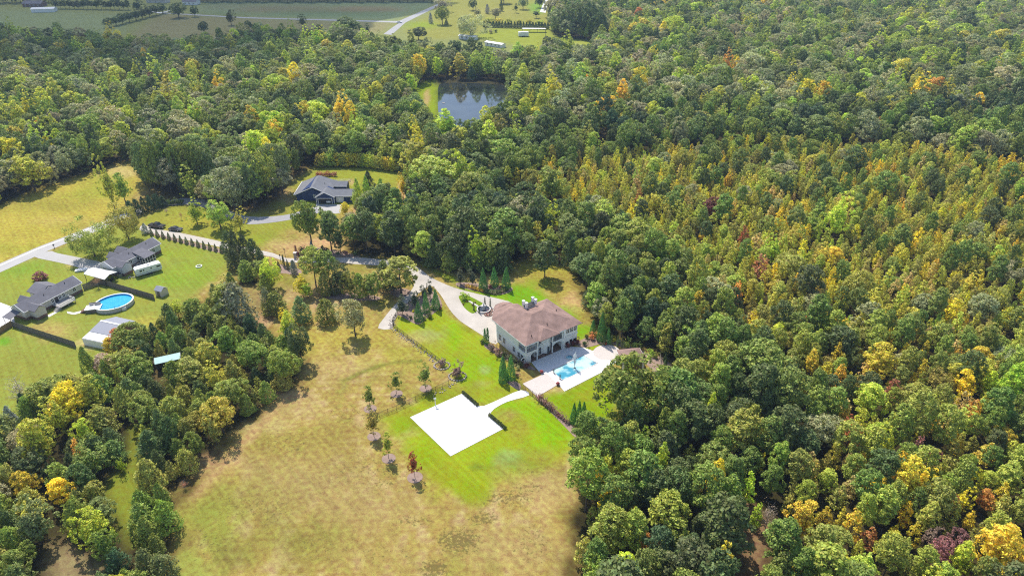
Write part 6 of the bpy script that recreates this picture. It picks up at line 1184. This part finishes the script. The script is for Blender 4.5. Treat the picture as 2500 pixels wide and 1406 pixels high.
# far land
for i in range(17): t("pine" if i % 3 else "broad", 138 + i * 11, 22 + .2 * i, -2 + (i * 5) % 7, 17, "dark", "dark tree in the straight row beyond the far pasture", "far pasture tree row")
for i in range(9): f_ = i / 8; t("broad", 398 - 130 * f_, 34 + 34 * f_, 8 + 36 * f_, 28, "dark", "dark round tree in the slanting row beside the far lane", "slanting tree row by the far lane")
for x, y, ty, w, lb in ((437, 44, 8, 44, "large round tree alone beside the far lane"), (476, 42, 15, 22, "smaller round tree alone beside the far lane"), (565, 62, 27, 28, "round tree standing alone below the far lane"), (500, 84, 52, 28, "pointed dark tree at the far wood's edge"), (338, 30, 2, 34, "dark tree at the end of the far pasture row"), (610, 78, 50, 24, "tree breaking the far wood's edge, left one"), (740, 70, 36, 26, "tree breaking the far wood's edge, middle one"), (855, 90, 38, 70, "big dark tree rising over the far wood's edge"), (898, 86, 58, 14, "small dark conifer on the far field by the road")): t("broad", x, y, ty, w, "dark", lb)
for i in range(30): x = 486 + i * 19.6; t("broad", x, 4 + (i % 3), -26 - (i * 7) % 6, 34, "dark", "dark tree in the long far wood edge above the fields", "far wood edge above the fields")
for i in range(14): t("broad", -10 + i * 10, 6 + (i % 3) * 2, -18, 22, "dark", "dark tree behind the brick house", "trees behind the brick house")
for k, x, y, ty, w, tn, lb in (("broad", 1080, 61, 14, 40, "green", "round tree on the far lawn beside the road"), ("broad", 1081, 30, -6, 44, "silver", "grey crowned tree at the far road bend"), ("cedar", 1052, 58, 31, 13, "blue", "small blue conifer on the far lawn"), ("arbor", 1090, 61, 46, 12, "dark", "egg shaped evergreen on the far lawn under the round tree"), ("broad", 1155, 26, -2, 24, "dark", "dark round tree high on the far lawn"), ("broad", 1166, 43, 20, 22, "sage", "pale small tree on the far lawn"), ("cedar", 1190, 34, 10, 12, "blue", "thin conifer on the far lawn, first of two"), ("broad", 1210, 48, 18, 30, "sage", "pale round tree on the far lawn"), ("cedar", 1224, 28, 2, 11, "dark", "thin conifer on the far lawn, second of two"), ("broad", 1124, 56, 42, 13, "dark", "ball shaped dark tree left of the far hedge"), ("broad", 1138, 54, 37, 18, "dark", "dark tree behind the ball shaped one"), ("willow", 1149, 94, 44, 66, "sage", "big spreading grey green willow over the mobile homes"),
    ("broad", 1230, 10, -20, 40, "dark", "dark tree at the far lawn's top"), ("lollipop", 1259, 32, 10, 13, "dark", "small dark lollipop tree on the far lawn"), ("broad", 1277, 24, -6, 28, "grey", "grey green tree on the far lawn by the lollipop tree"), ("lollipop", 1309, 45, 26, 18, "dark", "round dark tree at the far lawn drive"), ("broad", 1318, 20, -8, 28, "dark", "dark tree at the top of the far drive"), ("maple", 1356, 26, -4, 28, "yolive", "olive tree beyond the far drive"), ("cedar", 1340, 54, 20, 14, "deep", "dark thin conifer at the far hedge's end"), ("cedar", 1352, 50, 18, 12, "deep", "second dark thin conifer at the far hedge's end"), ("broad", 1022, 99, 64, 44, "dark", "wide dark shrub tree at the far lawn's near edge"), ("bush", 1198, 82, 72, 16, "sage", "pale shrub below the far hedge"), ("bush", 1210, 80, 72, 10, "dark", "dark shrub below the far hedge"), ("cedar", 1186, 80, 66, 8, "dark", "small cone below the far hedge")): t(k, x, y, ty, w, tn, lb)
for i in range(22): t("cedar", 1182 + i * 7.4, 67 + .25 * i, 50 + (i % 3) + .15 * i, 10, "deep", "dark evergreen in the long clipped far hedge", "long far hedge")
for i in range(7): t("broad", 1192 + i * 25, 56 + i, 44 + i, 24, "yolive", "pale olive tree behind the long far hedge", "pale trees behind the far hedge")
for x, y, ty, w in ((1368, 88, 26, 56), (1392, 90, 14, 60), (1418, 92, 10, 60), (1442, 96, 22, 50), (1400, 70, 2, 56), (1432, 72, 0, 50), (1360, 66, 22, 40), (1462, 100, 22, 46), (1455, 70, 4, 50)): t("broad", x, y, ty, w, "dark", "dark rounded tree in the solid clump beside the far lawn", "dark clump beside the far lawn")

# ------------------------------------------------------------------ a cloud out of frame shades the far corner; haze in the air
CP = W2([(-1200, 196), (0, 192), (180, 196), (330, 204), (470, 186), (580, 172), (690, 128), (800, 84), (930, 40), (1040, 22), (1062, 8), (1040, -60), (-2600, -60)])
CH = 420.0
off = SUN * (CH / SUN.z)
q = MB(); pts = [(p[0] + off.x, p[1] + off.y) for p in CP]
cx = sum(p[0] for p in pts) / len(pts); cyy = sum(p[1] for p in pts) / len(pts)
lp = []
for i in range(len(pts)):
    a, b = pts[i], pts[(i + 1) % len(pts)]; n = max(1, int(math.hypot(b[0] - a[0], b[1] - a[1]) / 28))
    for j in range(n): f_ = j / n; w_ = 9 * math.sin((i * 3.1 + j) * 1.7) + 6 * math.sin((i + j) * 3.3); lp.append((a[0] + (b[0] - a[0]) * f_ + w_, a[1] + (b[1] - a[1]) * f_ + w_ * .6))
n = len(lp); sc = lambda k: [(cx + (p[0] - cx) * k, cyy + (p[1] - cyy) * k) for p in lp]
rows = [(1.0, CH), (1.03, CH + 14), (.97, CH + 36), (.8, CH + 60), (.5, CH + 80)]
vs2 = [(x, y, z + 4 * math.sin(i * .9)) for k, z in rows for i, (x, y) in enumerate(sc(k))]
tb = mgeo.tessellate_polygon([[Vector((x, y, 0)) for x, y in sc(1.0)]]); tt_ = mgeo.tessellate_polygon([[Vector((x, y, 0)) for x, y in sc(.5)]])
q.add(vs2, [tuple(f) for f in tb] + [tuple(i + 4 * n for i in f) for f in tt_] + [(r * n + i, r * n + (i + 1) % n, (r + 1) * n + (i + 1) % n, (r + 1) * n + i) for r in range(4) for i in range(n)])
m, tr_, N, L, b = nt("thin white cloud")
b.inputs["Base Color"].default_value = (.9, .9, .92, 1); b.inputs["Roughness"].default_value = 1
b.inputs["Alpha"].default_value = 0.46
o = q.build("cloud", m); o["kind"] = "structure"
HAZE = 0.00014
q = MB(); q.box(-900, 900, -60, 1300, -1.0, 125); o = q.build("haze", "stone"); o.data.materials.clear()
m = bpy.data.materials.new("blue air haze"); m.use_nodes = True; N = m.node_tree.nodes; N.clear(); L = m.node_tree.links
ou = N.new("ShaderNodeOutputMaterial"); pv = N.new("ShaderNodeVolumePrincipled"); pv.inputs["Color"].default_value = (.52, .70, 1.0, 1); pv.inputs["Density"].default_value = HAZE; pv.inputs["Anisotropy"].default_value = 0.2
L.new(pv.outputs[0], ou.inputs["Volume"]); o.data.materials.append(m); o["kind"] = "stuff"
cy.volume_bounces = 0; cy.volume_max_steps = 32
